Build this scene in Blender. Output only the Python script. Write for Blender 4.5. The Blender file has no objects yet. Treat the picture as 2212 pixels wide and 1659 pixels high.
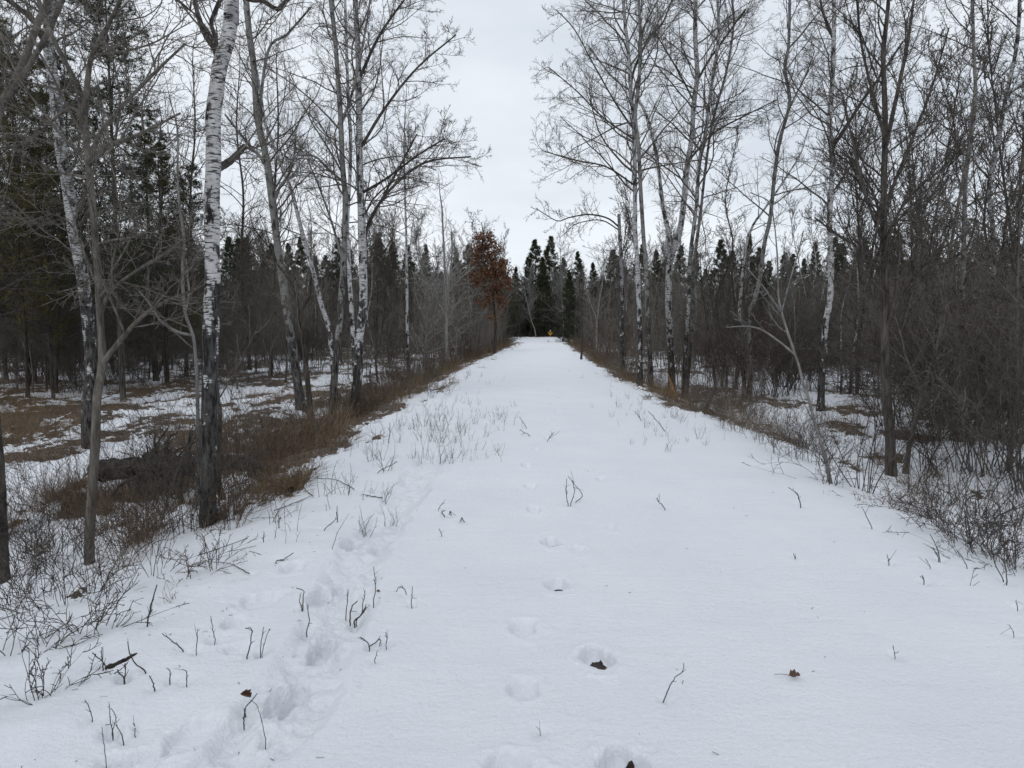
import bpy, math
import numpy as np
from mathutils import Vector

# ------------------------------------------------------------------ camera, world, sun
S = bpy.context.scene
FPX, CX, CY, HZ, CAMH = 1534.0, 1106.0, 829.5, 700.0, 1.6     # photograph measured on a 2212x1659 sheet
PITCH = math.atan((CY - HZ) / FPX)
cam_d = bpy.data.cameras.new('camera'); cam = bpy.data.objects.new('camera', cam_d)
S.collection.objects.link(cam); S.camera = cam
cam_d.sensor_width = 36.0; cam_d.lens = 36.0 * FPX / 2212.0
cam_d.clip_start = 0.05; cam_d.clip_end = 3000.0
cam.location = (0, 0, CAMH); cam.rotation_euler = (math.radians(90) - PITCH, 0, 0)

SUN_EL, SUN_AZ = 48.0, 200.0
w = bpy.data.worlds.new('World'); S.world = w; w.use_nodes = True
nt = w.node_tree; nt.nodes.clear(); N = nt.nodes.new; LK = nt.links.new
out = N('ShaderNodeOutputWorld'); bg = N('ShaderNodeBackground'); LK(bg.outputs[0], out.inputs[0])
bg.inputs['Strength'].default_value = 0.1
sky = N('ShaderNodeTexSky'); sky.sky_type = 'NISHITA'; sky.sun_disc = False
sky.sun_elevation = math.radians(SUN_EL); sky.sun_rotation = math.radians(SUN_AZ)
tc = N('ShaderNodeTexCoord'); mp = N('ShaderNodeMapping'); mp.inputs['Scale'].default_value = (1.6, 1.0, 5.0)
mp.inputs['Rotation'].default_value = (0, 0.25, 0)
LK(tc.outputs['Generated'], mp.inputs[0])
nz = N('ShaderNodeTexNoise'); nz.inputs['Scale'].default_value = 1.7; nz.inputs['Detail'].default_value = 5; nz.inputs['Roughness'].default_value = .5
LK(mp.outputs[0], nz.inputs['Vector'])
cr = N('ShaderNodeValToRGB'); cr.color_ramp.elements[0].position = .32; cr.color_ramp.elements[1].position = .68
cr.color_ramp.elements[0].color = (.60, .648, .712, 1); cr.color_ramp.elements[1].color = (.785, .82, .86, 1)
LK(nz.outputs[0], cr.inputs[0])
sx = N('ShaderNodeSeparateXYZ'); LK(tc.outputs['Generated'], sx.inputs[0])
mr = N('ShaderNodeMapRange'); mr.inputs['From Min'].default_value = .2; mr.inputs['From Max'].default_value = 1.0
mr.inputs['To Min'].default_value = 8.95; mr.inputs['To Max'].default_value = 8.7
LK(sx.outputs[2], mr.inputs[0])
vm = N('ShaderNodeVectorMath'); vm.operation = 'SCALE'; LK(cr.outputs[0], vm.inputs[0]); LK(mr.outputs[0], vm.inputs['Scale'])
mx = N('ShaderNodeMixRGB'); mx.inputs[0].default_value = .95; LK(sky.outputs[0], mx.inputs[1]); LK(vm.outputs[0], mx.inputs[2])
LK(mx.outputs[0], bg.inputs[0])

sd = bpy.data.lights.new('sun', 'SUN'); sun = bpy.data.objects.new('sun', sd); S.collection.objects.link(sun)
sd.energy = 0.5; sd.angle = math.radians(25); sd.color = (1, .97, .93)
sun.rotation_euler = (math.radians(90 - SUN_EL), 0, math.radians(180 - SUN_AZ))
S.view_settings.view_transform = 'Standard'; S.view_settings.look = 'None'
S.view_settings.exposure = 0.42; S.view_settings.gamma = 1.0
S.render.engine = 'CYCLES'
try: S.cycles.max_bounces = 5; S.cycles.diffuse_bounces = 3
except Exception: pass

# ------------------------------------------------------------------ helpers
C = S.collection
def tag(o, label=None, cat=None, group=None, kind=None):
    if label: o['label'] = label
    if cat: o['category'] = cat
    if group: o['group'] = group
    if kind: o['kind'] = kind
    return o
def empty(name, loc, label, cat, group=None):
    o = bpy.data.objects.new(name, None); C.objects.link(o); o.location = loc; o.empty_display_size = .2
    return tag(o, label, cat, group)
def norm(v):
    return v / np.maximum(np.linalg.norm(v, axis=-1, keepdims=True), 1e-9)

def vnoise(x, y, seed=0):
    xi = np.floor(x); yi = np.floor(y); fx = x - xi; fy = y - yi
    fx = fx * fx * (3 - 2 * fx); fy = fy * fy * (3 - 2 * fy)
    def h(a, b):
        v = np.sin(a * 127.1 + b * 311.7 + seed * 74.7) * 43758.5453
        return v - np.floor(v)
    return (h(xi, yi) * (1 - fx) + h(xi + 1, yi) * fx) * (1 - fy) + (h(xi, yi + 1) * (1 - fx) + h(xi + 1, yi + 1) * fx) * fy
def fbm(x, y, seed=0, octv=4):
    s = 0; a = .5; t = 0
    for i in range(octv):
        s = s + a * vnoise(x * 2 ** i + 17.3 * i, y * 2 ** i - 9.1 * i, seed + i); t += a; a *= .5
    return s / t - .5
def sstep(v, a, b):
    t = np.clip((v - a) / (b - a), 0, 1); return t * t * (3 - 2 * t)

# ------------------------------------------------------------------ terrain
EY = [-50, 2, 3.9, 5.6, 7.4, 10.2, 16.4, 20.5, 32.7, 54.5, 82, 95]
EL = [-2.5, -2.6, -2.5, -2.15, -2.3, -2.35, -2.25, -2.1, -1.4, .14, .6, -1.0]
RY = [-50, 2, 4.4, 5.7, 6.8, 9.4, 12.3, 15.3, 22.3, 32.7, 54.5, 74, 95]
ER = [3.1, 3.1, 3.2, 3.3, 3.3, 3.6, 3.6, 3.35, 3.25, 3.5, 4.4, 5.5, 7.0]
def edgeL(x, y): return np.interp(y, EY, EL) + .6 * fbm(x * .9, y * .8, 5, 4)
def edgeR(x, y): return np.interp(y, RY, ER) + .5 * fbm(x * .9, y * .8, 6, 4)
def H0(x, y):
    l0 = np.interp(y, EY, EL); r0 = np.interp(y, RY, ER)
    dl = l0 - x; dr = x - r0; c = .5 * (l0 + r0)
    endf = sstep(y, 84, 96)
    z = -.05 * ((x - c) / 2.9) ** 2 * (dl < 3) * (dr < 3)
    z = np.maximum(z, -.1)
    z = z - .56 * sstep(dl, -.6, 3.0) * (1 - endf) - .62 * sstep(dr, -.4, 2.4) * (1 - endf)
    off = np.maximum(sstep(dl, -.2, 2.2), sstep(dr, -.1, 1.6))
    z = z + off * (.22 * fbm(x * .35, y * .35, 11) + .13 * fbm(x * 1.3, y * 1.3, 12, 3))
    z = z + .05 * fbm(x * .5, y * .5, 13, 3) + .35 * sstep(y, 60, 200) * endf
    z = z + .016 * fbm(x * 1.6 + .6 * y, y * 1.1, 15, 3) + .007 * fbm(x * 5, y * 3, 16, 2)
    nl = sstep(-x, .8, 2.2) * sstep(-y, -9, -4)
    z = z + nl * .085 * fbm(x * 2.2, y * 2.2, 14, 3)
    return z
def ray(px, py):
    a, b = (px - CX) / FPX, (CY - py) / FPX
    cp, sp = math.cos(PITCH), math.sin(PITCH)
    d = np.array([a, cp + b * sp, -sp + b * cp]); return d / d[1]
def hit(px, py):
    d = ray(px, py); t = np.geomspace(1.5, 200, 4000)
    z = CAMH + d[2] * t; h = H0(d[0] * t, t)
    k = np.argmax(z < h)
    if not (z < h).any(): k = len(t) - 1
    y = t[k]; return np.array([d[0] * y, y, float(H0(np.array([d[0] * y]), np.array([y]))[0])])
def at(px, py, y):
    d = ray(px, py); return np.array([d[0] * y, y, CAMH + d[2] * y])
def ground(x, y): return float(H0(np.array([x], float), np.array([y], float))[0])

TW = [
 ([(318,1349),(326,1310),(339,1263)],4,'dark straight stick leaning right, poking from the snow below the brown weed clump'),
 ([(228,1439),(218,1426),(199,1410)],3.5,'forked stub slanting left from the buried bit of log'),
 ([(222,1432),(220,1416),(220,1398)],3,'short upright stub beside the buried bit of log'),
 ([(313,1449),(295,1436),(281,1414),(276,1386)],3.5,'kinked dark stick crossing the right end of the buried log'),
 ([(267,1463),(258,1455),(253,1446)],3.5,'tiny left stub of the pair below the buried log'),
 ([(269,1463),(271,1448),(272,1433)],3,'tiny right stub of the pair below the buried log'),
 ([(394,1403),(373,1386),(350,1368)],3.2,'stick slanting up left from the dark hollow on the left slope'),
 ([(424,1407),(426,1380),(427,1359)],2.4,'thin upright twig at the right of the dark hollow'),
 ([(464,1381),(459,1355),(455,1331)],2.2,'thin lone twig above the dark hollow, leaning left'),
 ([(534,1419),(539,1400),(543,1379),(543,1358),(531,1358)],3.2,'hook-topped dark twig on the left slope'),
 ([(563,1410),(565,1385),(570,1354)],2.4,'left twig of the little spray right of the hook-topped twig'),
 ([(566,1412),(572,1385),(582,1358)],2.2,'right twig of the little spray right of the hook-topped twig'),
 ([(334,1488),(329,1472),(323,1460)],3.6,'short dark stub alone on the left slope'),
 ([(367,1470),(367,1449),(360,1443)],3,'short stub bent left, left one of two hooked stubs'),
 ([(403,1472),(403,1451),(394,1446)],2.8,'short hooked stub, right one of the two hooked stubs'),
 ([(199,1553),(192,1526),(183,1512)],2.6,'thin curved stub near the lower left corner'),
 ([(243,1579),(238,1555),(236,1521)],2.6,'upright twig in the small cluster near the bottom left'),
 ([(243,1578),(250,1550),(240,1530)],2.4,'bent twig beside the upright twig near the bottom left'),
 ([(266,1600),(259,1580),(250,1565)],3,'dark slanting twig right of the bottom left cluster'),
 ([(292,1581),(291,1570),(289,1562)],2.6,'tiny stub right of the bottom left cluster'),
 ([(229,1642),(224,1605),(220,1570)],2.2,'tall thin straw-like twig near the bottom edge at left'),
 ([(527,1556),(528,1540),(527,1530)],3.2,'stalk under the curled dead leaf'),
 ([(530,1530),(545,1512),(556,1498)],3,'twig slanting up right above the curled dead leaf'),
 ([(573,1598),(566,1560),(555,1525),(541,1512)],2.2,'thin drooping twig running down beside the curled dead leaf'),
 ([(654,1315),(655,1290),(656,1277),(640,1270)],3.2,'hook-topped twig beside the trampled track'),
 ([(652,1314),(647,1300),(649,1283)],2.2,'small twig left of the hook-topped twig by the track'),
 ([(663,1361),(668,1340),(663,1305)],2.8,'wavy upright twig in the trampled track'),
 ([(747,1326),(750,1300),(752,1273)],2.4,'slim straight twig left of the small basket-like cluster'),
 ([(756,1337),(760,1311),(772,1298)],3.6,'left curved stem of the small basket-like cluster'),
 ([(766,1341),(780,1330),(791,1312)],4,'thick curved stem of the small basket-like cluster'),
 ([(770,1339),(784,1322),(791,1306)],2.6,'second curved stem in the basket-like cluster'),
 ([(783,1310),(787,1290),(789,1275)],2.6,'upright stem above the basket-like cluster'),
 ([(807,1299),(811,1270),(807,1224)],2.4,'tall curved twig on the right of the basket-like cluster'),
 ([(798,1400),(794,1388),(778,1376)],3,'left leg of the zigzag twig in mid snow'),
 ([(799,1396),(812,1387),(821,1380),(820,1396)],3,'right leg of the zigzag twig in mid snow'),
 ([(834,1392),(836,1378),(833,1366)],2.4,'thin upright twig right of the zigzag twig'),
 ([(809,1428),(812,1417),(815,1406)],2.2,'short thin twig below the zigzag twig'),
 ([(878,1285),(873,1272),(862,1268),(856,1279)],2.2,'small arched twig right of the track'),
 ([(889,1305),(890,1285),(891,1267)],2.4,'straight twig right of the small arched twig'),
 ([(1434,1512),(1448,1480),(1459,1463),(1475,1449),(1477,1433)],3,'long bent twig standing alone in the right foreground snow'),
 ([(1227,1090),(1223,1065),(1224,1034)],2,'left upright stem of the tall grass trio in mid trail'),
 ([(1233,1089),(1241,1062),(1236,1037)],2,'middle bowed stem of the tall grass trio in mid trail'),
 ([(1244,1084),(1258,1070),(1240,1045),(1227,1028)],2,'right bent stem of the tall grass trio in mid trail'),
 ([(1436,1098),(1426,1087),(1417,1076)],2.4,'short slanting twig right of the grass trio'),
 ([(602,1135),(603,1125),(606,1117)],2.6,'tiny curved stub left of the track by the big birch'),
 ([(569,1168),(570,1158),(570,1148)],2.6,'tiny forked stub at the snow edge by the big birch'),
 ([(597,1212),(612,1209),(634,1194)],3,'curved twig lying on the snow beneath the big birch'),
 ([(592,1106),(630,1092),(670,1075)],2.2,'long thin twig lying on snow, rising to the right'),
 ([(675,1074),(660,1062),(651,1054),(588,1048)],2,'thin bowed twig over the snow near the trail edge'),
 ([(765,1060),(745,1048),(719,1038),(670,1035)],2,'long arched twig on the snow above the track'),
 ([(826,1079),(805,1075),(783,1071)],2.4,'straight twig lying flat beside the track'),
 ([(701,1143),(715,1131),(729,1120)],2.2,'slanting thin twig meeting a small stub left of the track'),
 ([(729,1124),(728,1110),(728,1094)],2.4,'upright stub left of the track'),
 ([(817,1020),(838,1008),(858,996)],2,'thin straw slanting right above the track'),
 ([(432,1202),(480,1186),(533,1166)],2.4,'long straight twig lying in front of the large birch foot'),
 ([(539,1243),(503,1224),(475,1218),(451,1217)],2.4,'bowed twig resting on the snow in front of the large birch'),
 ([(839,956),(842,935),(842,913)],2,'tall thin weed stem at the left of the upper trail'),
 ([(1137,925),(1130,912),(1123,900)],1.6,'thin straw leaning left in the upper trail centre'),
 ([(1144,941),(1134,935),(1124,928)],1.6,'flat straw just below the leaning one in the upper trail centre'),
 ([(1183,952),(1189,943),(1196,934)],1.8,'short twig in a footprint of the upper trail'),
 ([(1436,931),(1418,908),(1400,888)],1.8,'long thin weed stem leaning left at the right of the upper trail'),
 ([(1385,908),(1378,898),(1372,888)],1.6,'short weed stem left of the long leaning weed stem'),
 ([(1730,1093),(1722,1067),(1703,1053)],2.6,'bent twig on the right snow slope below the pale sapling'),
 ([(1883,1140),(1872,1115),(1861,1094)],2,'thin twig slanting left on the right snow slope'),
 ([(2030,1210),(2024,1183),(2009,1154)],2.4,'forked twig on the right slope, longer prong'),
 ([(2027,1207),(2022,1195),(2016,1183)],2.4,'forked twig on the right slope, shorter prong'),
 ([(2089,1225),(2080,1207),(2069,1191)],2.2,'slanting twig just right of the forked twig'),
 ([(2167,1251),(2149,1216),(2138,1159)],2.6,'left of two long dark stems at the right snow edge'),
 ([(2175,1259),(2170,1207),(2167,1159)],2.6,'right of two long dark stems at the right snow edge'),
 ([(2009,1225),(2005,1216),(1999,1207)],1.8,'faint little twig left of the forked twig'),
 ([(1920,1216),(1918,1206),(1916,1198)],2.2,'tiny stub left of the right slope middle'),
 ([(1996,1257),(1995,1250),(1993,1244)],2.4,'tiny upright stub on the lower right slope'),
 ([(1717,1204),(1716,1200),(1714,1195)],2.2,'smallest stub in the middle of the right snow'),
 ([(1933,1415),(1931,1405),(1929,1394)],2,'small twig in the right foreground snow'),
 ([(2198,1312),(2196,1303),(2195,1296)],2,'tiny twig at the right border of the snow'),
 ([(2190,1372),(2187,1360),(2180,1350)],1.8,'thin faint twig near the right border'),
 ([(1167,1580),(1163,1574),(1158,1570)],1.8,'wisp of dry grass on the bottom centre snow'),
 ([(948,1100),(953,1092),(958,1085)],1.8,'little spray of grass right of the track'),
 ([(960,1114),(955,1108),(962,1102)],2.4,'tiny angled stub right of the track'),
 ([(975,1114),(972,1104),(970,1113)],2.2,'tiny peaked stub right of the angled stub'),
 ([(1003,1128),(998,1119),(993,1127)],2,'small peaked straw farther right of the track'),
 ([(954,1156),(951,1148),(948,1142)],1.8,'thin short straw below the peaked stubs'),
]
# footprints: pixel, half width m, half length m, depth, bare hole radius
PRINTS = [(1190,1172,.085,.16,.10,.05),(1203,1263,.09,.17,.10,.045),(1130,1357,.10,.14,.05,0),(1288,1420,.10,.16,.12,.06),
 (1132,1490,.10,.13,.045,0),(1346,1652,.12,.15,.13,.07),(1155,1101,.08,.16,.06,0),(1148,1052,.08,.16,.08,.03),(1140,1005,.08,.18,.06,0),
 (1185,947,.08,.16,.07,.03),(1160,971,.08,.16,.07,.03),(1200,925,.07,.16,.06,.02),(1320,1138,.06,.12,.022,0),(1250,1187,.07,.14,.025,0),(1300,1035,.07,.14,.025,0),
 (700,1398,.09,.16,.09,0),(610,1512,.09,.15,.08,0),(640,1490,.08,.13,.06,0),(410,1590,.13,.14,.05,0),(760,1174,.10,.15,.07,0),(818,1182,.08,.14,.05,0),
 (690,1290,.09,.15,.06,0),(560,1295,.16,.16,.05,0),(630,1225,.10,.14,.05,0),(720,1010,.12,.2,.06,0),(820,1003,.10,.2,.06,0),(865,985,.10,.2,.06,0),
 (280,1657,.15,.12,.06,0),(1095,1657,.13,.12,.05,0),(500,1345,.07,.09,.05,0),(745,1260,.09,.13,.06,0),(520,1400,.12,.08,.03,0),
 (1185,905,.07,.18,.04,0),(1205,890,.07,.18,.04,0),(1195,872,.07,.2,.04,0),(1215,858,.07,.22,.04,0),(1190,842,.07,.25,.04,0)]
PR = [(hit(min(a, 2200), b), c, d, e, f) for a, b, c, d, e, f in PRINTS]
TRK = np.array([hit(a, b)[:2] for a, b in [(500,1657),(585,1570),(655,1490),(705,1400),(745,1290),(790,1190),(830,1130),(865,1075),(900,1035),(925,1005),(945,985)]])
TWB = [hit(*q[0][0])[:2] for q in TW]
def near_detail(x, y):
    z = np.zeros_like(x); hole = np.zeros_like(x); churn = np.zeros_like(x)
    best = np.full_like(x, 9.0)
    for i in range(len(TRK) - 1):
        a, b = TRK[i], TRK[i + 1]; ab = b - a
        t = np.clip(((x - a[0]) * ab[0] + (y - a[1]) * ab[1]) / (ab @ ab), 0, 1)
        best = np.minimum(best, np.hypot(x - a[0] - t * ab[0], y - a[1] - t * ab[1]))
    wv = .22 + .12 * fbm(x * 2.5, y * 2.5, 31, 2)
    m = 1 - sstep(best, wv - .10, wv)
    z += m * (-.032 + .105 * fbm(x * 9, y * 6, 32, 4)) + .010 * np.exp(-((best - wv) / .04) ** 2)
    churn = m
    for p, wd, ln, dp, hr in PR:
        dx = x - p[0]; dy = y - p[1]
        s = (np.abs(dx) < .7) & (np.abs(dy) < .7)
        if not s.any(): continue
        dx = dx[s]; dy = dy[s]
        wob = 1 + .9 * fbm(dx * 13 + p[0] * 3, dy * 11, 41, 4)
        wd, ln = wd * .86, ln * .88
        q = np.hypot(dx / wd, dy / ln) * wob
        dp = dp * (.5 if hr > 0 else .95)
        zz = -dp * (1 - sstep(q, .62, 1.0)) + dp * .10 * np.exp(-((q - 1.3) / .2) ** 2) * (1 + 2 * fbm(dx * 20, dy * 20, 43, 2)) + .010 * fbm(dx * 30, dy * 26 + p[1], 44, 3) * (q < 1.3)
        if hr > 0:
            hr = hr * .68
            qh = np.hypot((dx - .15 * wd) / hr, (dy - .15 * ln) / (hr * 1.35)) * (1 + .55 * fbm(dx * 80 + p[1] * 9, dy * 45, 42, 3))
            hh = 1 - sstep(qh, .8, 1.15); zz -= .004 * hh
            hole[s] = np.maximum(hole[s], hh)
        z[s] += zz
    for i, q in enumerate(TWB):
        s = (np.abs(x - q[0]) < .16) & (np.abs(y - q[1]) < .16)
        if s.any():
            e = np.hypot((x[s] - q[0]) / .032, (y[s] - q[1]) / .042) * (1 + .8 * fbm(x[s] * 25, y[s] * 25, 46, 2)); z[s] -= (.014 + .008 * (i % 3)) * np.exp(-e ** 2)
    return z, hole, churn
def brown(x, y):
    el = edgeL(x, y); er = edgeR(x, y); dl = el - x; dr = x - er
    n1 = fbm(x * .45, y * .3, 21, 4); n2 = fbm(x * 1.4, y * .9, 22, 3)
    n3 = fbm(x * 3.5, y * 2.2, 23, 3)
    b = 1.15 * n1 + .95 * n2 + .95 * n3
    mid = .04 * np.exp(-((dl - 1.5) / 1.6) ** 2) * sstep(y, 5.5, 7) * (1 - sstep(y, 9, 12))
    strip = mid + np.exp(-((dl - 1.0) / 1.0) ** 2) * sstep(y, 7.5, 12.5) * .50 + np.exp(-((dr - .5) / .8) ** 2) * sstep(y, 10.5, 14) * .45
    pxx = CX + FPX * x / np.maximum(y, .1)
    fieldl = .16 * sstep(dl, 1, 3) * sstep(y, 6, 12) + .22 * np.exp(-((y - 18.5) / 5.5) ** 2) * sstep(-pxx, -420, -250) * (x < 0)
    fieldr = .10 * sstep(dr, .8, 2) * sstep(y, 11, 15) - .35 * (1 - sstep(y, 9.5, 12)) * (x > 0)
    wood = .25 * sstep(y, 35, 60) * np.maximum(sstep(dl, .4, 2), sstep(dr, .4, 2)) + .8 * sstep(y, 85, 90)
    nearl = .20 * np.exp(-((x + 3.0) / .9) ** 2 - ((y - 6.1) / 1.1) ** 2)
    v = b + strip + fieldl + fieldr + wood + nearl - .22
    road = np.minimum(dl, dr) * 0 + np.maximum(dl, dr)
    v = np.where((road < 0) & (y < 87), np.minimum(v, -.2) + .0, v)
    v = v + np.exp(-((dl + .35) / .45) ** 2) * sstep(y, 8, 12) * (n2 * 1.3 + n3 * .9 + .03) + np.exp(-((dr + .2) / .3) ** 2) * sstep(y, 11, 14) * (n2 * 1.3 + n3 * .9)
    return v

rr = np.concatenate([[0.0], np.geomspace(.1, 2.2, 26)[:-1], np.geomspace(2.2, 26, 820)[:-1], np.geomspace(26, 100, 170)[:-1], np.geomspace(100, 900, 40)])
ph = np.concatenate([np.linspace(-180, -46, 50)[:-1], np.linspace(-46, 46, 720), np.linspace(46, 180, 50)[1:]])
RR, PH = np.meshgrid(rr, np.radians(ph), indexing='ij')
X = RR * np.sin(PH); Y = RR * np.cos(PH)
Z = H0(X, Y); near = (RR < 24) & (Y > .3)
dz, hl, ch = near_detail(X[near], Y[near])
Z[near] += dz
hole = np.zeros_like(Z); hole[near] = hl
churn = np.zeros_like(Z); churn[near] = ch
BR = brown(X, Y)
Z += sstep(BR, -.05, .2) * (.05 + .16 * fbm(X * 2.6, Y * 2.6, 55, 3)) * (Y > 0)
nr, npz = RR.shape

def mesh_np(name, V, F4=None, F3=None, smooth=True, attrs=None):
    me = bpy.data.meshes.new(name)
    F4 = np.zeros((0, 4), np.int32) if F4 is None else F4; F3 = np.zeros((0, 3), np.int32) if F3 is None else F3
    me.vertices.add(len(V)); me.vertices.foreach_set('co', np.ascontiguousarray(V, np.float32).ravel())
    n4, n3 = len(F4), len(F3)
    me.loops.add(4 * n4 + 3 * n3)
    me.loops.foreach_set('vertex_index', np.concatenate([F4.ravel(), F3.ravel()]).astype(np.int32))
    me.polygons.add(n4 + n3)
    ls = np.concatenate([np.arange(n4) * 4, 4 * n4 + np.arange(n3) * 3]).astype(np.int32)
    me.polygons.foreach_set('loop_start', ls)
    try: me.polygons.foreach_set('loop_total', np.concatenate([np.full(n4, 4), np.full(n3, 3)]).astype(np.int32))
    except Exception: pass
    me.polygons.foreach_set('use_smooth', np.full(n4 + n3, smooth, bool))
    if attrs:
        for k, v in attrs.items():
            a = me.attributes.new(k, 'FLOAT', 'POINT'); a.data.foreach_set('value', v.ravel().astype(np.float32))
    me.update(calc_edges=True); return me
def link(name, me, mat, parent=None, loc=None):
    o = bpy.data.objects.new(name, me); C.objects.link(o)
    if len(me.materials) == 0: me.materials.append(mat)
    if parent: o.parent = parent
    if loc is not None: o.location = loc
    return o

# ------------------------------------------------------------------ materials
def newmat(name):
    m = bpy.data.materials.new(name); m.use_nodes = True; t = m.node_tree
    b = t.nodes['Principled BSDF']; return m, t, b
def tn(t, typ, **kw):
    n = t.nodes.new(typ)
    for k, v in kw.items():
        if k in n.inputs: n.inputs[k].default_value = v
        else: setattr(n, k, v)
    return n
def ramp(t, src, p0, c0, p1, c1, interp='LINEAR'):
    r = t.nodes.new('ShaderNodeValToRGB'); e = r.color_ramp.elements
    e[0].position = p0; e[0].color = (*c0, 1); e[1].position = p1; e[1].color = (*c1, 1)
    r.color_ramp.interpolation = interp; t.links.new(src, r.inputs[0]); return r
def bump(t, b, src, strength, dist):
    n = tn(t, 'ShaderNodeBump', Strength=strength, Distance=dist); t.links.new(src, n.inputs['Height']); t.links.new(n.outputs[0], b.inputs['Normal']); return n

def snow_material():
    m, t, b = newmat('snow_ground'); L = t.links.new
    geo = tn(t, 'ShaderNodeNewGeometry')
    n1 = tn(t, 'ShaderNodeTexNoise', Scale=1.3, Detail=4.0); L(geo.outputs['Position'], n1.inputs['Vector'])
    n2 = tn(t, 'ShaderNodeTexNoise', Scale=38.0, Detail=6.0, Roughness=.65); L(geo.outputs['Position'], n2.inputs['Vector'])
    n3 = tn(t, 'ShaderNodeTexNoise', Scale=7.5, Detail=7.0, Roughness=.65); L(geo.outputs['Position'], n3.inputs['Vector'])
    snow = ramp(t, n1.outputs[0], .3, (.77, .80, .855), .7, (.82, .84, .885))
    ic = tn(t, 'ShaderNodeAttribute', attribute_name='churn')
    lit = tn(t, 'ShaderNodeTexNoise', Scale=14.0, Detail=8.0, Roughness=.7); L(geo.outputs['Position'], lit.inputs['Vector'])
    brn = ramp(t, lit.outputs[0], .38, (.028, .019, .013), .66, (.155, .108, .066))
    br = tn(t, 'ShaderNodeAttribute', attribute_name='brown')
    ad = tn(t, 'ShaderNodeMath', operation='MULTIPLY_ADD'); L(n3.outputs[0], ad.inputs[0]); ad.inputs[1].default_value = .95; L(br.outputs['Fac'], ad.inputs[2])
    mk = ramp(t, ad.outputs[0], .535, (0, 0, 0), .56, (1, 1, 1))
    mixa = tn(t, 'ShaderNodeMixRGB'); L(mk.outputs[0], mixa.inputs[0]); L(snow.outputs[0], mixa.inputs[1]); L(brn.outputs[0], mixa.inputs[2])
    hl = tn(t, 'ShaderNodeAttribute', attribute_name='hole')
    hn = tn(t, 'ShaderNodeMath', operation='MULTIPLY_ADD'); L(n2.outputs[0], hn.inputs[0]); hn.inputs[1].default_value = .6; L(hl.outputs['Fac'], hn.inputs[2])
    hm = ramp(t, hn.outputs[0], .78, (0, 0, 0), .86, (1, 1, 1))
    earth = ramp(t, n2.outputs[0], .35, (.006, .005, .004), .7, (.05, .024, .013))
    mixb = tn(t, 'ShaderNodeMixRGB'); L(hm.outputs[0], mixb.inputs[0]); L(mixa.outputs[0], mixb.inputs[1]); L(earth.outputs[0], mixb.inputs[2])
    L(mixb.outputs[0], b.inputs['Base Color']); b.inputs['Roughness'].default_value = .55
    b.inputs['Specular IOR Level'].default_value = .45; b.inputs['Sheen Weight'].default_value = 0
    n5 = tn(t, 'ShaderNodeTexNoise', Scale=170.0, Detail=3.0, Roughness=.7); L(geo.outputs['Position'], n5.inputs['Vector'])
    m1 = tn(t, 'ShaderNodeMath', operation='MULTIPLY'); L(n2.outputs[0], m1.inputs[0]); m1.inputs[1].default_value = .5
    mc = tn(t, 'ShaderNodeMath', operation='MULTIPLY_ADD'); L(ic.outputs['Fac'], mc.inputs[0]); mc.inputs[1].default_value = 1.2; mc.inputs[2].default_value = .25
    m3 = tn(t, 'ShaderNodeMath', operation='MULTIPLY_ADD'); L(n3.outputs[0], m3.inputs[0]); L(mc.outputs[0], m3.inputs[1]); L(m1.outputs[0], m3.inputs[2])
    m5 = tn(t, 'ShaderNodeMath', operation='MULTIPLY_ADD'); L(n5.outputs[0], m5.inputs[0]); m5.inputs[1].default_value = .22; L(m3.outputs[0], m5.inputs[2])
    rmp = tn(t, 'ShaderNodeMapping', Scale=(2.2, 7.5, 3)); rmp.inputs['Rotation'].default_value = (0, 0, .35); L(geo.outputs['Position'], rmp.inputs[0])
    rn = tn(t, 'ShaderNodeTexNoise', Scale=1.0, Detail=5.0, Roughness=.55, Distortion=.6); L(rmp.outputs[0], rn.inputs['Vector'])
    m6 = tn(t, 'ShaderNodeMath', operation='MULTIPLY_ADD'); L(rn.outputs[0], m6.inputs[0]); m6.inputs[1].default_value = .6; L(m5.outputs[0], m6.inputs[2])
    bump(t, b, m6.outputs[0], 1.0, .028)
    return m
def wood(name, c0, c1, zs=3.0, rough=.85):
    m, t, b = newmat(name); L = t.links.new
    tc = tn(t, 'ShaderNodeTexCoord'); oi = tn(t, 'ShaderNodeObjectInfo')
    mp = tn(t, 'ShaderNodeMapping', Scale=(22, 22, zs)); L(tc.outputs['Object'], mp.inputs[0])
    n = tn(t, 'ShaderNodeTexNoise', Scale=1.0, Detail=6.0, Roughness=.65); L(mp.outputs[0], n.inputs['Vector'])
    r = ramp(t, n.outputs[0], .38, c0, .64, c1)
    hv = tn(t, 'ShaderNodeHueSaturation'); L(r.outputs[0], hv.inputs['Color'])
    mr = tn(t, 'ShaderNodeMapRange'); L(oi.outputs['Random'], mr.inputs[0]); mr.inputs['To Min'].default_value = .75; mr.inputs['To Max'].default_value = 1.3
    L(mr.outputs[0], hv.inputs['Value']); L(hv.outputs[0], b.inputs['Base Color'])
    b.inputs['Roughness'].default_value = rough; b.inputs['Specular IOR Level'].default_value = .2
    bump(t, b, n.outputs[0], .6, .01); return m
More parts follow.
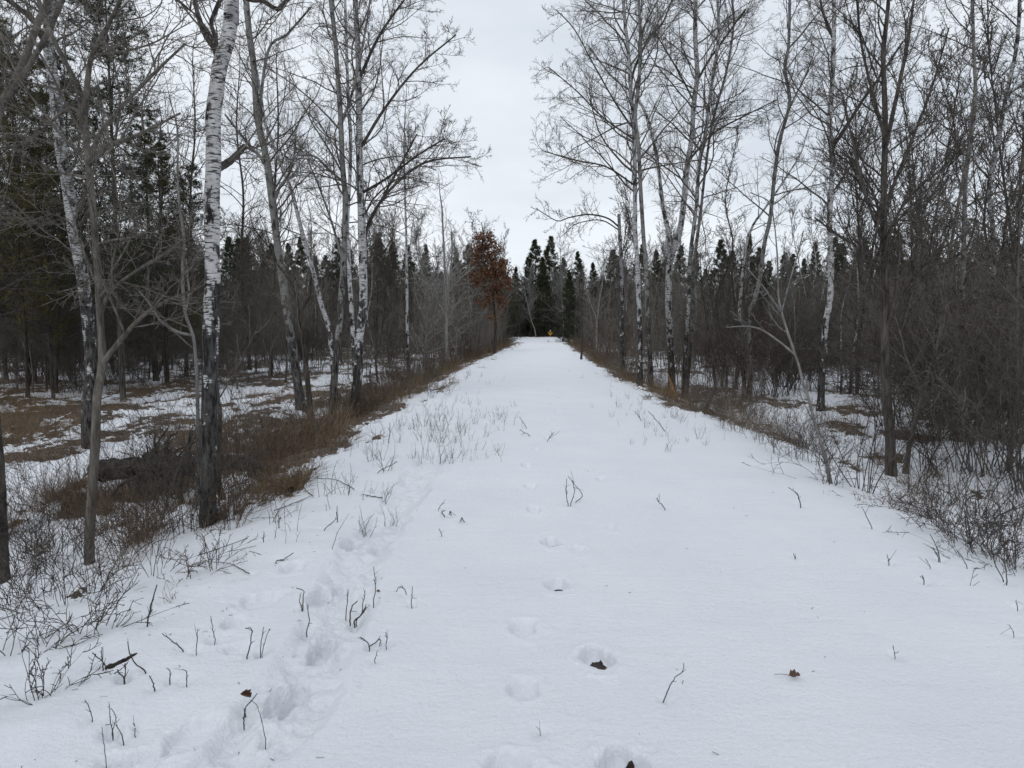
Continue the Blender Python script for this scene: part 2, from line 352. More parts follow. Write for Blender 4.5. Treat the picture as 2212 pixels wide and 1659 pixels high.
def bark_banded(name, light, mid, dark, basez, cut=.52, patch=.60):
    m, t, b = newmat(name); L = t.links.new
    tc = tn(t, 'ShaderNodeTexCoord'); oi = tn(t, 'ShaderNodeObjectInfo')
    off = tn(t, 'ShaderNodeVectorMath', operation='ADD'); L(tc.outputs['Object'], off.inputs[0])
    cx = tn(t, 'ShaderNodeCombineXYZ'); mm = tn(t, 'ShaderNodeMath', operation='MULTIPLY'); L(oi.outputs['Random'], mm.inputs[0]); mm.inputs[1].default_value = 40
    L(mm.outputs[0], cx.inputs[0]); L(mm.outputs[0], cx.inputs[2]); L(cx.outputs[0], off.inputs[1])
    mp = tn(t, 'ShaderNodeMapping', Scale=(13, 13, 64)); L(off.outputs[0], mp.inputs[0])
    n = tn(t, 'ShaderNodeTexNoise', Scale=1.0, Detail=5.0, Roughness=.62); L(mp.outputs[0], n.inputs['Vector'])
    mp2 = tn(t, 'ShaderNodeMapping', Scale=(8, 8, 4.6)); L(off.outputs[0], mp2.inputs[0])
    n2 = tn(t, 'ShaderNodeTexNoise', Scale=1.0, Detail=4.0, Roughness=.6); L(mp2.outputs[0], n2.inputs['Vector'])
    mp3 = tn(t, 'ShaderNodeMapping', Scale=(26, 26, 5)); L(off.outputs[0], mp3.inputs[0])
    n3 = tn(t, 'ShaderNodeTexNoise', Scale=1.0, Detail=6.0, Roughness=.7); L(mp3.outputs[0], n3.inputs['Vector'])
    base = ramp(t, n2.outputs[0], .3, light, .7, mid)
    dash = ramp(t, n.outputs[0], cut - .02, (0, 0, 0), cut + .09, (1, 1, 1))
    mxa = tn(t, 'ShaderNodeMixRGB'); L(dash.outputs[0], mxa.inputs[0]); L(base.outputs[0], mxa.inputs[1]); mxa.inputs[2].default_value = (*dark, 1)
    # dark furrowed bark patches, more of them near the foot of the trunk
    sz = tn(t, 'ShaderNodeSeparateXYZ'); L(tc.outputs['Object'], sz.inputs[0])
    g = tn(t, 'ShaderNodeMapRange'); L(sz.outputs[2], g.inputs[0]); g.inputs['From Min'].default_value = 0; g.inputs['From Max'].default_value = basez * 1.15
    g.inputs['To Min'].default_value = .06; g.inputs['To Max'].default_value = -.40
    ad = tn(t, 'ShaderNodeMath', operation='MULTIPLY_ADD'); L(n2.outputs[0], ad.inputs[0]); ad.inputs[1].default_value = 1.8; L(g.outputs[0], ad.inputs[2])
    ad2 = tn(t, 'ShaderNodeMath', operation='MULTIPLY_ADD'); L(n.outputs[0], ad2.inputs[0]); ad2.inputs[1].default_value = .35; L(ad.outputs[0], ad2.inputs[2])
    pm = ramp(t, ad2.outputs[0], patch + .17, (0, 0, 0), patch + .22, (1, 1, 1))
    fur = ramp(t, n3.outputs[0], .40, tuple(c * .4 for c in dark), .62, tuple(c * 4.0 + .03 for c in dark))
    mxb = tn(t, 'ShaderNodeMixRGB'); L(pm.outputs[0], mxb.inputs[0]); L(mxa.outputs[0], mxb.inputs[1]); L(fur.outputs[0], mxb.inputs[2])
    L(mxb.outputs[0], b.inputs['Base Color']); b.inputs['Roughness'].default_value = .75; b.inputs['Specular IOR Level'].default_value = .25
    bump(t, b, n3.outputs[0], .7, .012); return m
def island(name, cols, rough=.85):
    m, t, b = newmat(name); L = t.links.new
    g = tn(t, 'ShaderNodeNewGeometry'); r = t.nodes.new('ShaderNodeValToRGB'); r.color_ramp.interpolation = 'LINEAR'
    e = r.color_ramp.elements; e[0].color = (*cols[0], 1); e[1].color = (*cols[-1], 1)
    for i, c in enumerate(cols[1:-1]):
        q = e.new((i + 1) / (len(cols) - 1)); q.color = (*c, 1)
    L(g.outputs['Random Per Island'], r.inputs[0]); L(r.outputs[0], b.inputs['Base Color'])
    b.inputs['Roughness'].default_value = rough; b.inputs['Specular IOR Level'].default_value = .2; return m
def plain(name, c, rough=.6):
    m, t, b = newmat(name); L = t.links.new
    tc = tn(t, 'ShaderNodeTexCoord'); n = tn(t, 'ShaderNodeTexNoise', Scale=12.0, Detail=4.0); L(tc.outputs['Object'], n.inputs['Vector'])
    r = ramp(t, n.outputs[0], .3, tuple(x * .7 for x in c), .7, tuple(min(1, x * 1.15) for x in c)); L(r.outputs[0], b.inputs['Base Color'])
    b.inputs['Roughness'].default_value = rough; return m
M = dict(
 snow=snow_material(),
 birch=bark_banded('birch_bark', (.52, .52, .525), (.30, .30, .298), (.014, .013, .012), 2.5, .53, .62),
 birch_clean=bark_banded('white_birch_bark', (.54, .535, .53), (.27, .265, .26), (.013, .012, .011), 2.5, .515, .61),
 birch_dirty=bark_banded('mottled_birch_bark', (.40, .40, .40), (.19, .188, .184), (.013, .012, .011), 3.2, .50, .56),
 aspen=bark_banded('aspen_bark', (.21, .207, .197), (.13, .127, .12), (.018, .016, .015), 2.9, .56, .60),
 grey=wood('grey_smooth_bark', (.045, .040, .034), (.135, .122, .105)),
 dark=wood('dark_bark', (.018, .016, .014), (.090, .079, .068)),
 twig=wood('twig_bark', (.068, .060, .052), (.165, .149, .130)),
 twig_pale=wood('pale_twig_bark', (.13, .124, .116), (.28, .27, .255)),
 twig_dark=wood('dark_twig_bark', (.026, .022, .019), (.088, .076, .065)),
 twig_red=wood('reddish_twig_bark', (.046, .030, .023), (.125, .086, .064)),
 underbrush=wood('underbrush_bark', (.088, .077, .066), (.20, .182, .158)),
 needles=island('pine_needles', [(.016, .024, .014), (.042, .054, .027), (.072, .074, .036)]),
 needles_old=island('olive_pine_needles', [(.034, .036, .013), (.078, .074, .024), (.11, .082, .032)]),
 oak=island('brown_oak_leaves', [(.060, .026, .014), (.135, .062, .032), (.22, .11, .062), (.095, .042, .022)], .6),
 straw=island('straw', [(.20, .14, .08), (.10, .068, .04), (.30, .225, .14), (.05, .032, .02)]),
 rust=island('rust_litter', [(.11, .072, .046), (.06, .040, .029), (.23, .165, .105), (.04, .029, .023)]),
 log=wood('rotting_wood', (.010, .009, .008), (.055, .047, .042), 8),
 split=plain('fresh_split_wood', (.42, .22, .07)),
 yellow=plain('yellow_sign_paint', (.62, .33, .015), .4),
 black=plain('black_sign_paint', (.03, .02, .012), .5),
 white=plain('white_marker_paint', (.7, .7, .68), .5),
 leaf=plain('dry_leaf_brown', (.11, .055, .035)),
)

idx = np.arange(nr * npz).reshape(nr, npz)
F = np.stack([idx[:-1, :-1], idx[:-1, 1:], idx[1:, 1:], idx[1:, :-1]], -1).reshape(-1, 4)
F = F[:, ::-1]
gm = mesh_np('ground', np.stack([X, Y, Z], -1).reshape(-1, 3), F, attrs=dict(brown=BR, hole=hole, churn=churn))
tag(link('snowy_ground', gm, M['snow']), kind='structure')
del X, Y, Z

# ------------------------------------------------------------------ tubes
class Tubes:
    def __init__(s): s.b = {}
    def add(s, P, R, k):
        s.b.setdefault((P.shape[1], k), []).append((P, R))
    def one(s, P, R, k): s.add(np.asarray(P)[None], np.asarray(R)[None], k)
    def arrays(s, rough=0, seed=0):
        Vs, Fs, o = [], [], 0
        for (n, k), lst in s.b.items():
            P = np.concatenate([a for a, _ in lst]); R = np.concatenate([b for _, b in lst]); m = len(P)
            if m == 0: continue
            T = np.empty_like(P); T[:, 1:-1] = P[:, 2:] - P[:, :-2]; T[:, 0] = P[:, 1] - P[:, 0]; T[:, -1] = P[:, -1] - P[:, -2]; T = norm(T)
            A = P[:, -1] - P[:, 0]; ax = np.argmin(np.abs(A), 1); ref = np.eye(3)[ax][:, None, :]
            U = norm(np.cross(T, ref)); W = np.cross(T, U)
            an = np.arange(k) * 2 * np.pi / k
            rad = R[:, :, None] * np.ones(k)
            if rough and k >= 6:
                rg = np.random.default_rng(seed); nzv = rg.normal(0, 1, (m, n, k)); nzv = (nzv + np.roll(nzv, 1, 2) + np.roll(nzv, 1, 1)) / 1.7
                rad = rad * (1 + rough * nzv)
            V = P[:, :, None] + rad[..., None] * (np.cos(an)[:, None] * U[:, :, None] + np.sin(an)[:, None] * W[:, :, None])
            q = np.arange(m * n * k).reshape(m, n, k) + o; q2 = np.roll(q, -1, 2)
            Fs.append(np.stack([q[:, :-1], q2[:, :-1], q2[:, 1:], q[:, 1:]], -1).reshape(-1, 4)); Vs.append(V.reshape(-1, 3)); o += m * n * k
        return np.concatenate(Vs), np.concatenate(Fs)
    def mesh(s, name, rough=0, seed=0):
        V, Fq = s.arrays(rough, seed); return mesh_np(name, V, Fq)
def resample(P, n):
    P = np.asarray(P, float)
    if len(P) < 3: t = np.linspace(0, 1, n)[:, None]; return P[0] * (1 - t) + P[-1] * t
    Q = np.vstack([2 * P[0] - P[1], P, 2 * P[-1] - P[-2]]); out = []
    L = np.concatenate([[0], np.cumsum(np.linalg.norm(np.diff(P, axis=0), axis=1))])
    for s in np.linspace(0, L[-1], n):
        i = min(np.searchsorted(L, s, 'right') - 1, len(P) - 2); u = (s - L[i]) / max(L[i + 1] - L[i], 1e-9)
        a, b, c, d = Q[i], Q[i + 1], Q[i + 2], Q[i + 3]
        out.append(.5 * (2 * b + (c - a) * u + (2 * a - 5 * b + 4 * c - d) * u * u + (3 * b - 3 * c + d - a) * u ** 3))
    return np.array(out)
def grow(rng, P0, D0, L, n, wob, up, curl):
    m = len(P0); d = D0.copy(); P = np.empty((m, n, 3)); P[:, 0] = P0; st = (L / (n - 1))[:, None]
    cv = rng.normal(0, curl, (m, 3))
    for i in range(1, n):
        d = d + cv + rng.normal(0, wob, (m, 3)); d[:, 2] += up; d = norm(d); P[:, i] = P[:, i - 1] + d * st
    return P
def spawn(rng, P, R, Lp, cnt, t0, t1, ang, lr, n, wob=.12, up=.06, curl=.06, rr=.6, slim=.011, rmin=.002, taper=.35, shape=.55, flat=0, minz=None):
    m, nn = P.shape[:2]; ix = np.repeat(np.arange(m), cnt); c = len(ix)
    t = t0 + (t1 - t0) * (np.tile(np.arange(cnt), m) + rng.uniform(0, 1, c)) / cnt
    f = t * (nn - 1); i = np.minimum(f.astype(int), nn - 2); w_ = (f - i)[:, None]
    base = P[ix, i] * (1 - w_) + P[ix, i + 1] * w_; tan = norm(P[ix, i + 1] - P[ix, i]); r = R[ix, i] * (1 - w_[:, 0]) + R[ix, i + 1] * w_[:, 0]
    v = rng.normal(0, 1, (c, 3)); v -= (v * tan).sum(1, keepdims=True) * tan; v = norm(v)
    if flat: v[:, 2] *= (1 - flat); v = norm(v)
    a = np.radians(rng.normal(ang, 9, c))[:, None]; d = norm(np.cos(a) * tan + np.sin(a) * v)
    L = Lp[ix] * lr * (1 - shape * (t - t0) / max(t1 - t0, 1e-3)) * rng.uniform(.55, 1.3, c)
    r0 = np.maximum(np.minimum(r * rr, L * slim), rmin)
    Pn = grow(rng, base, d, L, n, wob, up, curl)
    Rn = r0[:, None] * np.linspace(1, taper, n); Rn = np.maximum(Rn, rmin * .7)
    if minz is not None:
        k = (Pn[:, :, 2].min(1) > minz); Pn, Rn, L = Pn[k], Rn[k], L[k]
    return Pn, Rn, L
def crown(rng, P, R, tb, n1=30, t0=.35, t1=1.0, ang=50, len1=2.6, n2=8, n3=5, n4=0, rmin=.003, up=.05, curl=.06, wob=.10, ang2=45, l2=.42, l3=.42, l4=.5, shape=.6, slim=.011, k1=5):
    Lp = np.full(len(P), 1.0)
    P1, R1, L1 = spawn(rng, P, R, Lp * len1, n1, t0, t1, ang, 1.0, 9, wob, up, curl, .55, slim, rmin * 2, .3, shape)
    tb.add(P1, R1, k1)
    if n2:
        P2, R2, L2 = spawn(rng, P1, R1, L1, n2, .15, 1, ang2, l2, 7, wob * 1.1, up, curl, .6, slim, rmin * 1.3, .4, .5)
        tb.add(P2, R2, 4)
        if n3:
            P3, R3, L3 = spawn(rng, P2, R2, L2, n3, .15, 1, ang2, l3, 5, wob * 1.3, up, curl, .7, slim, rmin, .5, .4)
            tb.add(P3, R3, 3)
            if n4:
                P4, R4, L4 = spawn(rng, P3, R3, L3, n4, .1, 1, 50, l4, 3, .15, up, 0, .8, slim, rmin * .8, .6, .3)
                tb.add(P4, R4, 3)
    return P1, R1, L1

# ------------------------------------------------------------------ hero trees traced on the photograph, each set at its own distance
HERO = []
def hero(name, label, pts, wpx, mat, dist=None, top=None, wtop=None, stems=(), cr=None, twig='twig', seed=1, flare=.5, group=None, n=54, cat='tree', end_r=None, crooked=None):
    """pts: pixels from foot to top; stems: extra limbs [(pts, w0, w1)]; top: metres above the last point"""
    rng = np.random.default_rng(seed)
    b = hit(*pts[0]) if dist is None else None
    if dist is None: d = b[1]
    else:
        d = dist; q = ray(pts[0][0], 700) * d; b = np.array([q[0], d, ground(q[0], d)])
    ppm = FPX / d; wpx = wpx * .82; wtop = wtop * .82 if wtop else wtop
    def tr(pp, first=None, dj=.0):
        W = [at(px, py, d) for px, py in pp]; W = np.array(W)
        if first is not None: W[0] = first
        k = np.cumsum(rng.normal(0, 1, len(W))) * .10 * dj; k = np.clip(k - k[0], -.35, .35) if dj < 2 else k; W[:, 0] += W[:, 0] / d * (k - k[0]); W[:, 2] += (W[:, 2] - CAMH) / d * (k - k[0]); W[:, 1] += k - k[0]
        return W - b
    T = tr(pts, b - np.array([0, 0, .08]), 1.2)
    T[0] = (0, 0, -.12)
    if top:
        dv = norm(T[-1] - T[-2]); dv = norm(dv + np.array([0, 0, .6]))
        T = np.vstack([T, T[-1] + dv * top * .5 + rng.normal(0, .05, 3), T[-1] + dv * top + rng.normal(0, .12, 3)])
    P = resample(T, n); hh = np.linspace(0, 1, n)
    r0 = wpx / ppm / 2; r1 = (end_r if end_r else (.006 if top else (wtop or wpx * .4) / ppm / 2))
    if top and wtop:
        f = len(pts) / len(T); kk = np.clip(hh / f, 0, 1); R = r0 + (wtop / ppm / 2 - r0) * kk; R = np.where(hh > f, wtop / ppm / 2 + (r1 - wtop / ppm / 2) * (hh - f) / (1 - f), R)
    else: R = r0 * (1 - hh) ** .8 + r1 * (1 - (1 - hh) ** .8)
    zz = np.maximum(P[:, 2], 0); R = R * (1 + flare * np.exp(-zz / .22))
    root = empty(name, b, label, cat, group)
    tb = Tubes(); tb.one(P, R, 14)
    if not top:  # closed, ragged end
        tb.one(np.array([P[-1], P[-1] + norm(P[-1] - P[-2]) * r1 * .6]), np.array([r1, r1 * .05]), 14)
    if mat in ('birch', 'birch_clean', 'birch_dirty', 'aspen'):
        kn = rng.integers(6, n - 3, 7)
        for q in kn:
            dirv = norm(np.array([*rng.normal(0, 1, 2), .3])); c = P[q] + dirv * R[q] * .75
            tb.one(np.array([c - dirv * R[q] * .3, c + dirv * R[q] * .15, c + dirv * R[q] * .4]), np.array([R[q] * .55, R[q] * .4, R[q] * .08]), 8)
    SP = [(P, R)]
    for i, (sp, w0, w1) in enumerate(stems):
        W = tr(sp, None, 2.0)
        j = np.argmin(np.linalg.norm(P - W[0], axis=1)); W = W + (P[j] - W[0]) * np.linspace(1, 0, len(W))[:, None]
        Q = resample(W, 22); RQ = np.linspace(w0 / ppm / 2, w1 / ppm / 2, 22)
        SP.append((Q, RQ))
        if mat.startswith('birch') and w0 < .6 * wpx and crooked is None:
            lt = Tubes(); lt.one(Q, RQ, 9); link('limb', lt.mesh('limb', .05, seed + i), M['dark'], root)
        else: tb.one(Q, RQ, 10)
    link('trunk', tb.mesh('trunk', .045, seed), M[mat], root)
    if cr:
        c = dict(cr); cb = Tubes(); ns = c.pop('ns', None); nsl = c.pop('nsl', .6)
        crown(rng, P[None], R[None], cb, **c)
        for Q, RQ in SP[1:]:
            c2 = dict(c); c2['n1'] = ns or max(6, c['n1'] // 3); c2['t0'] = .25; c2['len1'] = c['len1'] * nsl
            crown(rng, Q[None], RQ[None], cb, **c2)
        link('crown', cb.mesh('crown'), M[twig], root)
    return root, b, SP

ASP = dict(n1=36, t0=.36, len1=2.5, ang=50, n2=8, n3=6, n4=3, rmin=.0026, slim=.0095, up=.05, curl=.085, wob=.12, shape=.5)
LIT = dict(n1=22, t0=.45, len1=1.5, ang=48, n2=6, n3=5, n4=3, rmin=.003, up=.06, curl=.06)
G_ = 'leafless trees standing along the snowy trail'
hero('birch_tree', 'large white birch with black horizontal marks, dark foot and short broken side limb, left foreground',
     [(450,1130),(449,1040),(451,946),(454,801),(456,717),(458,634),(458,551),(458,426),(461,352),(461,246),(468,193),(475,141),(492,88),(499,35),(501,-10)], 41, 'birch_clean',
     top=4.5, wtop=27, seed=3, flare=.25, group=G_, n=90,
     stems=[([(462,392),(490,370),(512,342),(531,314)],17,12),([(457,170),(452,130),(436,90),(424,40),(418,-10)],13,9),([(460,160),(455,95),(450,60),(470,10),(485,-5)],11,7),
            ([(503,33),(540,36),(566,27),(600,32),(625,-5)],10,7),([(478,140),(430,60),(396,20),(362,-20)],6,4)],
     cr=dict(n1=14, t0=.62, len1=1.6, ang=50, n2=6, n3=4, n4=0, rmin=.003, ns=5, nsl=.5))
hero('birch_tree', 'mottled leaning birch behind the slender grey tree, curving up to the top left corner',
     [(196,965),(190,899),(198,794),(190,690),(182,618),(172,560),(160,500),(146,400),(133,330),(122,230),(112,150),(103,90),(108,30),(120,-20)], 33, 'birch_dirty',
     top=3.5, wtop=22, seed=4, group=G_, stems=[([(165,497),(190,465),(205,430),(225,405)],10,5),([(112,130),(80,60),(45,25),(10,-5)],13,9)], cr=dict(ASP, n1=26, t0=.4, len1=2.2, n3=4, n4=0))
hero('grey_tree', 'slender smooth grey tree with wide forks in front of the mottled leaning birch',
     [(194,1212),(193,1163),(207,935),(209,864),(221,780),(216,690),(211,580),(200,440),(190,352),(183,246),(179,211),(150,150),(118,90),(90,20),(80,-10)], 25, 'grey',
     top=1.6, wtop=7, seed=5, group=G_, flare=.2,
     stems=[([(220,785),(260,735),(302,688),(350,655),(422,625)],13,5),([(213,700),(235,640),(300,585),(370,540)],9,3),([(179,213),(186,150),(198,98),(230,50),(262,-5)],13,7),
            ([(192,352),(215,290),(262,230),(330,160),(400,95)],11,4),([(192,355),(230,318),(300,290),(390,244)],13,4),([(185,250),(150,220),(60,300),(0,320)],8,4),([(214,620),(180,540),(150,480),(90,455)],7,3)],
     cr=dict(n1=16, t0=.35, len1=1.5, ang=50, n2=7, n3=4, n4=2, rmin=.0024, ns=9, nsl=.75, up=.04), twig='twig')
hero('bare_stub_trunk', 'rough brown trunk cut by the left edge of the picture',
     [(4,1262),(2,1150),(0,1050),(-6,960),(-10,900)], 34, 'dark', wtop=22, seed=6, flare=.2, cat='tree trunk')
hero('grey_tree', 'thick grey limb leaning in over the upper left corner',
     [(-60,1050),(-60,800),(-50,500),(-20,330),(0,235),(30,180),(60,110),(85,40),(110,-15)], 30, 'grey', dist=7.5, top=1.5, wtop=15, seed=7, group=G_,
     stems=[([(30,180),(70,130),(110,60),(140,-10)],12,8)], cr=dict(n1=10, t0=.6, len1=1.3, n2=6, n3=4, n4=2, rmin=.0024, ns=4))
hero('pale_sapling', 'pale forked sapling just left of the large white birch foot',
     [(425,1093),(427,980),(427,864),(424,794),(418,731),(404,690),(397,653),(394,583),(398,520),(388,450),(384,380)], 11, 'twig_pale', top=.8, wtop=5, seed=8, group=G_, flare=.1,
     stems=[([(417,735),(385,725),(350,700),(325,660),(300,630)],6,3),([(400,680),(408,640),(405,600),(402,560)],5,3)], cr=dict(n1=12, t0=.4, len1=1.0, n2=5, n3=3, rmin=.002, ns=5), twig='twig')
hero('aspen_tree', 'tall grey aspen leaning left with a dark rough foot, beside its short dark twin',
     [(653,888),(639,800),(624,700),(612,613),(597,509),(589,438),(577,352),(566,300),(555,246),(548,141),(538,70),(531,-10)], 24, 'aspen', top=3.5, wtop=12, seed=9, group=G_,
     stems=[([(558,250),(580,100),(620,70),(672,15)],7,4),([(572,345),(545,320),(520,290),(486,247)],7,4),([(585,435),(600,400),(628,360),(640,290)],6,3)], cr=dict(ASP, n1=34, t0=.3, len1=2.4, n3=5))
hero('dark_tree', 'short dark aspen stem forking beside the tall leaning grey aspen',
     [(668,880),(666,840),(658,759),(652,720),(647,696),(640,640),(622,600),(598,570)], 16, 'dark', dist=16.5, wtop=5, seed=10, group=G_,
     stems=[([(656,745),(650,680),(668,640),(672,600)],8,4)], cr=dict(LIT, n1=12, t0=.5, len1=1.3))
hero('birch_tree', 'thin speckled birch leaning left behind the pair of grey aspens',
     [(722,800),(712,720),(693,655),(676,584),(660,526),(647,480),(631,417),(610,363),(589,309),(572,260)], 14, 'birch', dist=20, top=2.5, wtop=7, seed=11, group=G_, cr=dict(ASP, n1=22, len1=1.8, n3=4, n4=0))
hero('aspen_tree', 'slim straight grey aspen left of the banded birch at the trail edge',
     [(717,925),(718,895),(722,821),(735,676),(743,551),(746,426),(742,387),(739,342),(735,246),(724,88),(714,-10)], 19, 'aspen', top=3.2, wtop=9, seed=12, group=G_,
     stems=[([(744,560),(720,480),(690,400),(664,345)],6,3),([(743,400),(710,370),(680,340),(640,335)],6,3),([(737,260),(765,180),(790,60),(800,-5)],6,4)], cr=dict(ASP, n1=36, len1=1.9))
hero('birch_tree', 'narrow white birch half hidden between the slim grey aspen and the banded birch',
     [(770,880),(766,800),(762,717),(757,634),(753,551),(750,480),(755,400),(757,300),(752,200),(748,100),(745,-10)], 13, 'birch', dist=17, top=3, wtop=6, seed=13, group=G_, cr=dict(ASP, n1=28, len1=1.7, n3=5, n4=0))
hero('birch_tree', 'banded birch with dark foot nearest the left trail edge, limbs reaching over the snow',
     [(760,908),(764,880),(774,801),(776,725),(785,655),(783,551),(780,446),(778,400),(776,342),(776,259),(773,100),(767,-10)], 25, 'birch', top=3.2, wtop=10, seed=14, group=G_,
     stems=[([(783,540),(800,470),(850,400),(920,350),(1018,338)],8,3),([(783,520),(815,450),(880,330),(900,290)],6,3),([(776,330),(830,240),(900,150),(985,75)],7,3),([(776,430),(830,395),(900,340),(960,300)],6,3),([(775,200),(820,90),(880,-10)],7,4)],
     cr=dict(ASP, n1=40, t0=.3, len1=2.1, ns=16, nsl=.62))
hero('birch_sapling', 'thin pale upright sapling standing right of the banded birch', [(882,838),(880,735),(879,623),(878,535),(875,418),(873,340),(874,270)], 9, 'birch', dist=25, top=1.5, wtop=4, seed=15, group=G_, cr=dict(LIT, n1=26, t0=.4, len1=1.6, n4=0), twig='twig_pale')
hero('pale_tree', 'whitish forked young tree in the brush left of the brown-leaved oak', [(966,772),(964,740),(964,690),(962,638),(961,600),(960,553),(957,500),(955,455)], 9, 'twig_pale', dist=31, top=1.5, wtop=4, seed=16, group=G_,
     stems=[([(964,640),(972,600),(977,540),(975,500)],5,3),([(963,680),(945,650),(930,620),(905,600)],4,2)], cr=dict(LIT, n1=26, t0=.25, len1=1.9, n4=0), twig='twig_pale')
hero('dark_tree', 'black rough stem pressed against the right side of the large white birch foot', [(474,1128),(472,1040),(472,960),(475,900),(470,850),(464,800)], 16, 'dark', dist=7.45, wtop=8, seed=50, group=G_, flare=.25)
hero('broken_stem', 'broken brown stem leaning right in front of the log root mass', [(382,1150),(388,1055),(400,1000),(408,966),(414,930)], 15, 'dark', dist=7.9, wtop=9, seed=51, flare=.2, cat='dead stem')
hero('bare_sapling', 'straight thin pole leaning right across the large white birch foot', [(325,1100),(385,1010),(444,907),(480,850),(520,780),(560,700)], 6, 'grey', dist=7.2, wtop=2, seed=52, group=G_, flare=.1, cr=dict(n1=6, t0=.5, len1=.6, n2=3, n3=2, rmin=.0015))
hero('dark_tree', 'two-stemmed dark trunk standing in the middle of the left clearing', [(332,829),(336,760),(345,700),(350,600),(345,500),(350,400),(345,300)], 13, 'dark', dist=27, top=1.5, wtop=6, seed=53, group=G_,
     stems=[([(336,815),(355,760),(370,700),(385,620),(390,520)],8,3)], cr=dict(ASP, n1=40, len1=2.6, n4=0), twig='twig_dark')
for q_, (px_, py_, tl_, lb_) in enumerate([(60,860,-20,'thin dark tree near the brown grass bed at far left'),(120,850,15,'thin dark tree left of the mottled leaning birch in the clearing'),(262,845,-14,'slim dark tree between the slender grey tree and the two-stemmed trunk'),
      (402,815,12,'slim dark tree seen just left of the large white birch in the clearing'),(540,800,-18,'slim dark tree in the clearing right of the large white birch'),(585,812,10,'thin dark tree left of the tall leaning grey aspen')]):
    hero('bare_tree', lb_, [(px_,py_),(px_+tl_*.3,700),(px_+tl_,560),(px_+tl_*.8,420),(px_+tl_*1.6,280),(px_+tl_*1.2,140)], 9, 'dark', top=1.5, wtop=4, seed=60+q_, group=G_, cr=dict(ASP, n1=40, t0=.3, len1=2.8, n4=0, rmin=.004), twig='twig_dark')
# right side
hero('birch_snag', 'dead broken-topped birch with one long limb arching toward the trail',
     [(1345,812),(1344,740),(1343,713),(1344,651),(1343,588),(1340,526),(1338,495),(1337,463)], 12, 'birch_dirty', wtop=8, seed=20, group=G_,
     stems=[([(1336,492),(1310,472),(1270,464),(1230,470),(1205,478),(1180,465),(1158,450)],4,1.6),([(1337,500),(1300,478),(1260,480),(1235,490),(1215,510)],3,1.3)],
     cr=dict(n1=5, t0=.5, len1=1.2, n2=6, n3=4, rmin=.004, ns=16, nsl=1.0))
hero('birch_tree', 'straight banded birch between the broken snag and the grey aspen',
     [(1382,836),(1383,745),(1380,651),(1376,557),(1372,495),(1372,437),(1369,273),(1362,191),(1357,109),(1351,55),(1346,-10)], 14, 'birch', top=3.5, wtop=7, seed=21, group=G_,
     stems=[([(1374,200),(1380,155),(1409,85),(1433,55),(1455,-10)],6,3),([(1369,270),(1330,215),(1280,130),(1240,60),(1200,20)],4,2),([(1371,400),(1310,360),(1240,345),(1170,325)],4,2),([(1370,300),(1300,250),(1250,200),(1185,145)],4,2)],
     cr=dict(ASP, n1=44, t0=.36, len1=2.7, ns=16, nsl=.55))
hero('aspen_tree', 'smooth grey aspen leaning slightly, right of the straight banded birch',
     [(1408,845),(1404,776),(1399,682),(1396,588),(1390,510),(1385,432),(1379,314),(1372,250),(1380,180),(1384,90),(1380,-10)], 13, 'aspen', top=3.5, wtop=7, seed=22, group=G_, cr=dict(ASP, n1=40, t0=.4, len1=2.6))
rb, bb, _ = hero('birch_tree', 'widest white birch on the right, forked into two pale arms above head height',
     [(1452,852),(1449,776),(1447,713),(1444,651),(1446,573),(1457,535),(1469,495),(1476,448),(1485,355),(1494,301),(1499,219),(1506,164),(1502,82),(1503,-10)], 19, 'birch_clean', top=4, wtop=9, seed=23, group=G_,
     stems=[([(1447,570),(1443,510),(1435,473),(1430,441),(1420,355),(1406,287),(1390,238),(1365,202),(1320,165),(1269,96)],10,3),([(1500,180),(1530,130),(1560,90),(1610,20)],5,3),([(1499,215),(1470,160),(1440,110),(1410,60)],4,2),([(1486,350),(1540,290),(1600,255),(1680,215)],5,2)],
     cr=dict(ASP, n1=46, t0=.4, len1=2.7, ns=20, nsl=.6))
hero('aspen_tree', 'pale grey aspen immediately right of the widest white birch',
     [(1478,862),(1479,800),(1483,713),(1488,651),(1491,557),(1496,510),(1504,448),(1507,400),(1513,342),(1526,273),(1540,164),(1552,80),(1550,-10)], 12, 'birch_dirty', top=3.5, wtop=6, seed=24, group=G_,
     cr=dict(ASP, n1=42, t0=.36, len1=2.5))
hero('aspen_tree', 'thin aspen arching right close behind the pale grey aspen',
     [(1486,860),(1492,740),(1497,650),(1497,588),(1505,526),(1513,463),(1525,355),(1540,260),(1570,150),(1585,50),(1580,-10)], 9, 'aspen', dist=24, top=3, wtop=5, seed=25, group=G_, cr=dict(ASP, n1=36, len1=2.3, n4=0))
hero('birch_tree', 'thin leaning birch whose top bends right above the dark thicket',
     [(1592,865),(1594,780),(1597,682),(1604,588),(1613,526),(1626,488),(1645,460),(1665,432),(1700,380),(1730,330)], 10, 'birch', dist=24, top=1.5, wtop=4, seed=26, group=G_, cr=dict(ASP, n1=22, len1=1.8, n4=0))
hero('aspen_tree', 'wavy grey aspen leaning right with a kinked upper trunk',
     [(1622,872),(1621,780),(1619,682),(1629,651),(1641,604),(1651,526),(1663,475),(1671,401),(1680,327),(1688,290),(1706,223),(1700,178),(1695,142),(1703,104),(1706,-10)], 13, 'aspen', dist=20.5, top=3, wtop=6, seed=27, group=G_,
     stems=[([(1703,225),(1720,195),(1740,160),(1760,110)],4,2),([(1705,110),(1730,80),(1760,40),(1790,0)],4,2)], cr=dict(ASP, n1=34, len1=2.0))
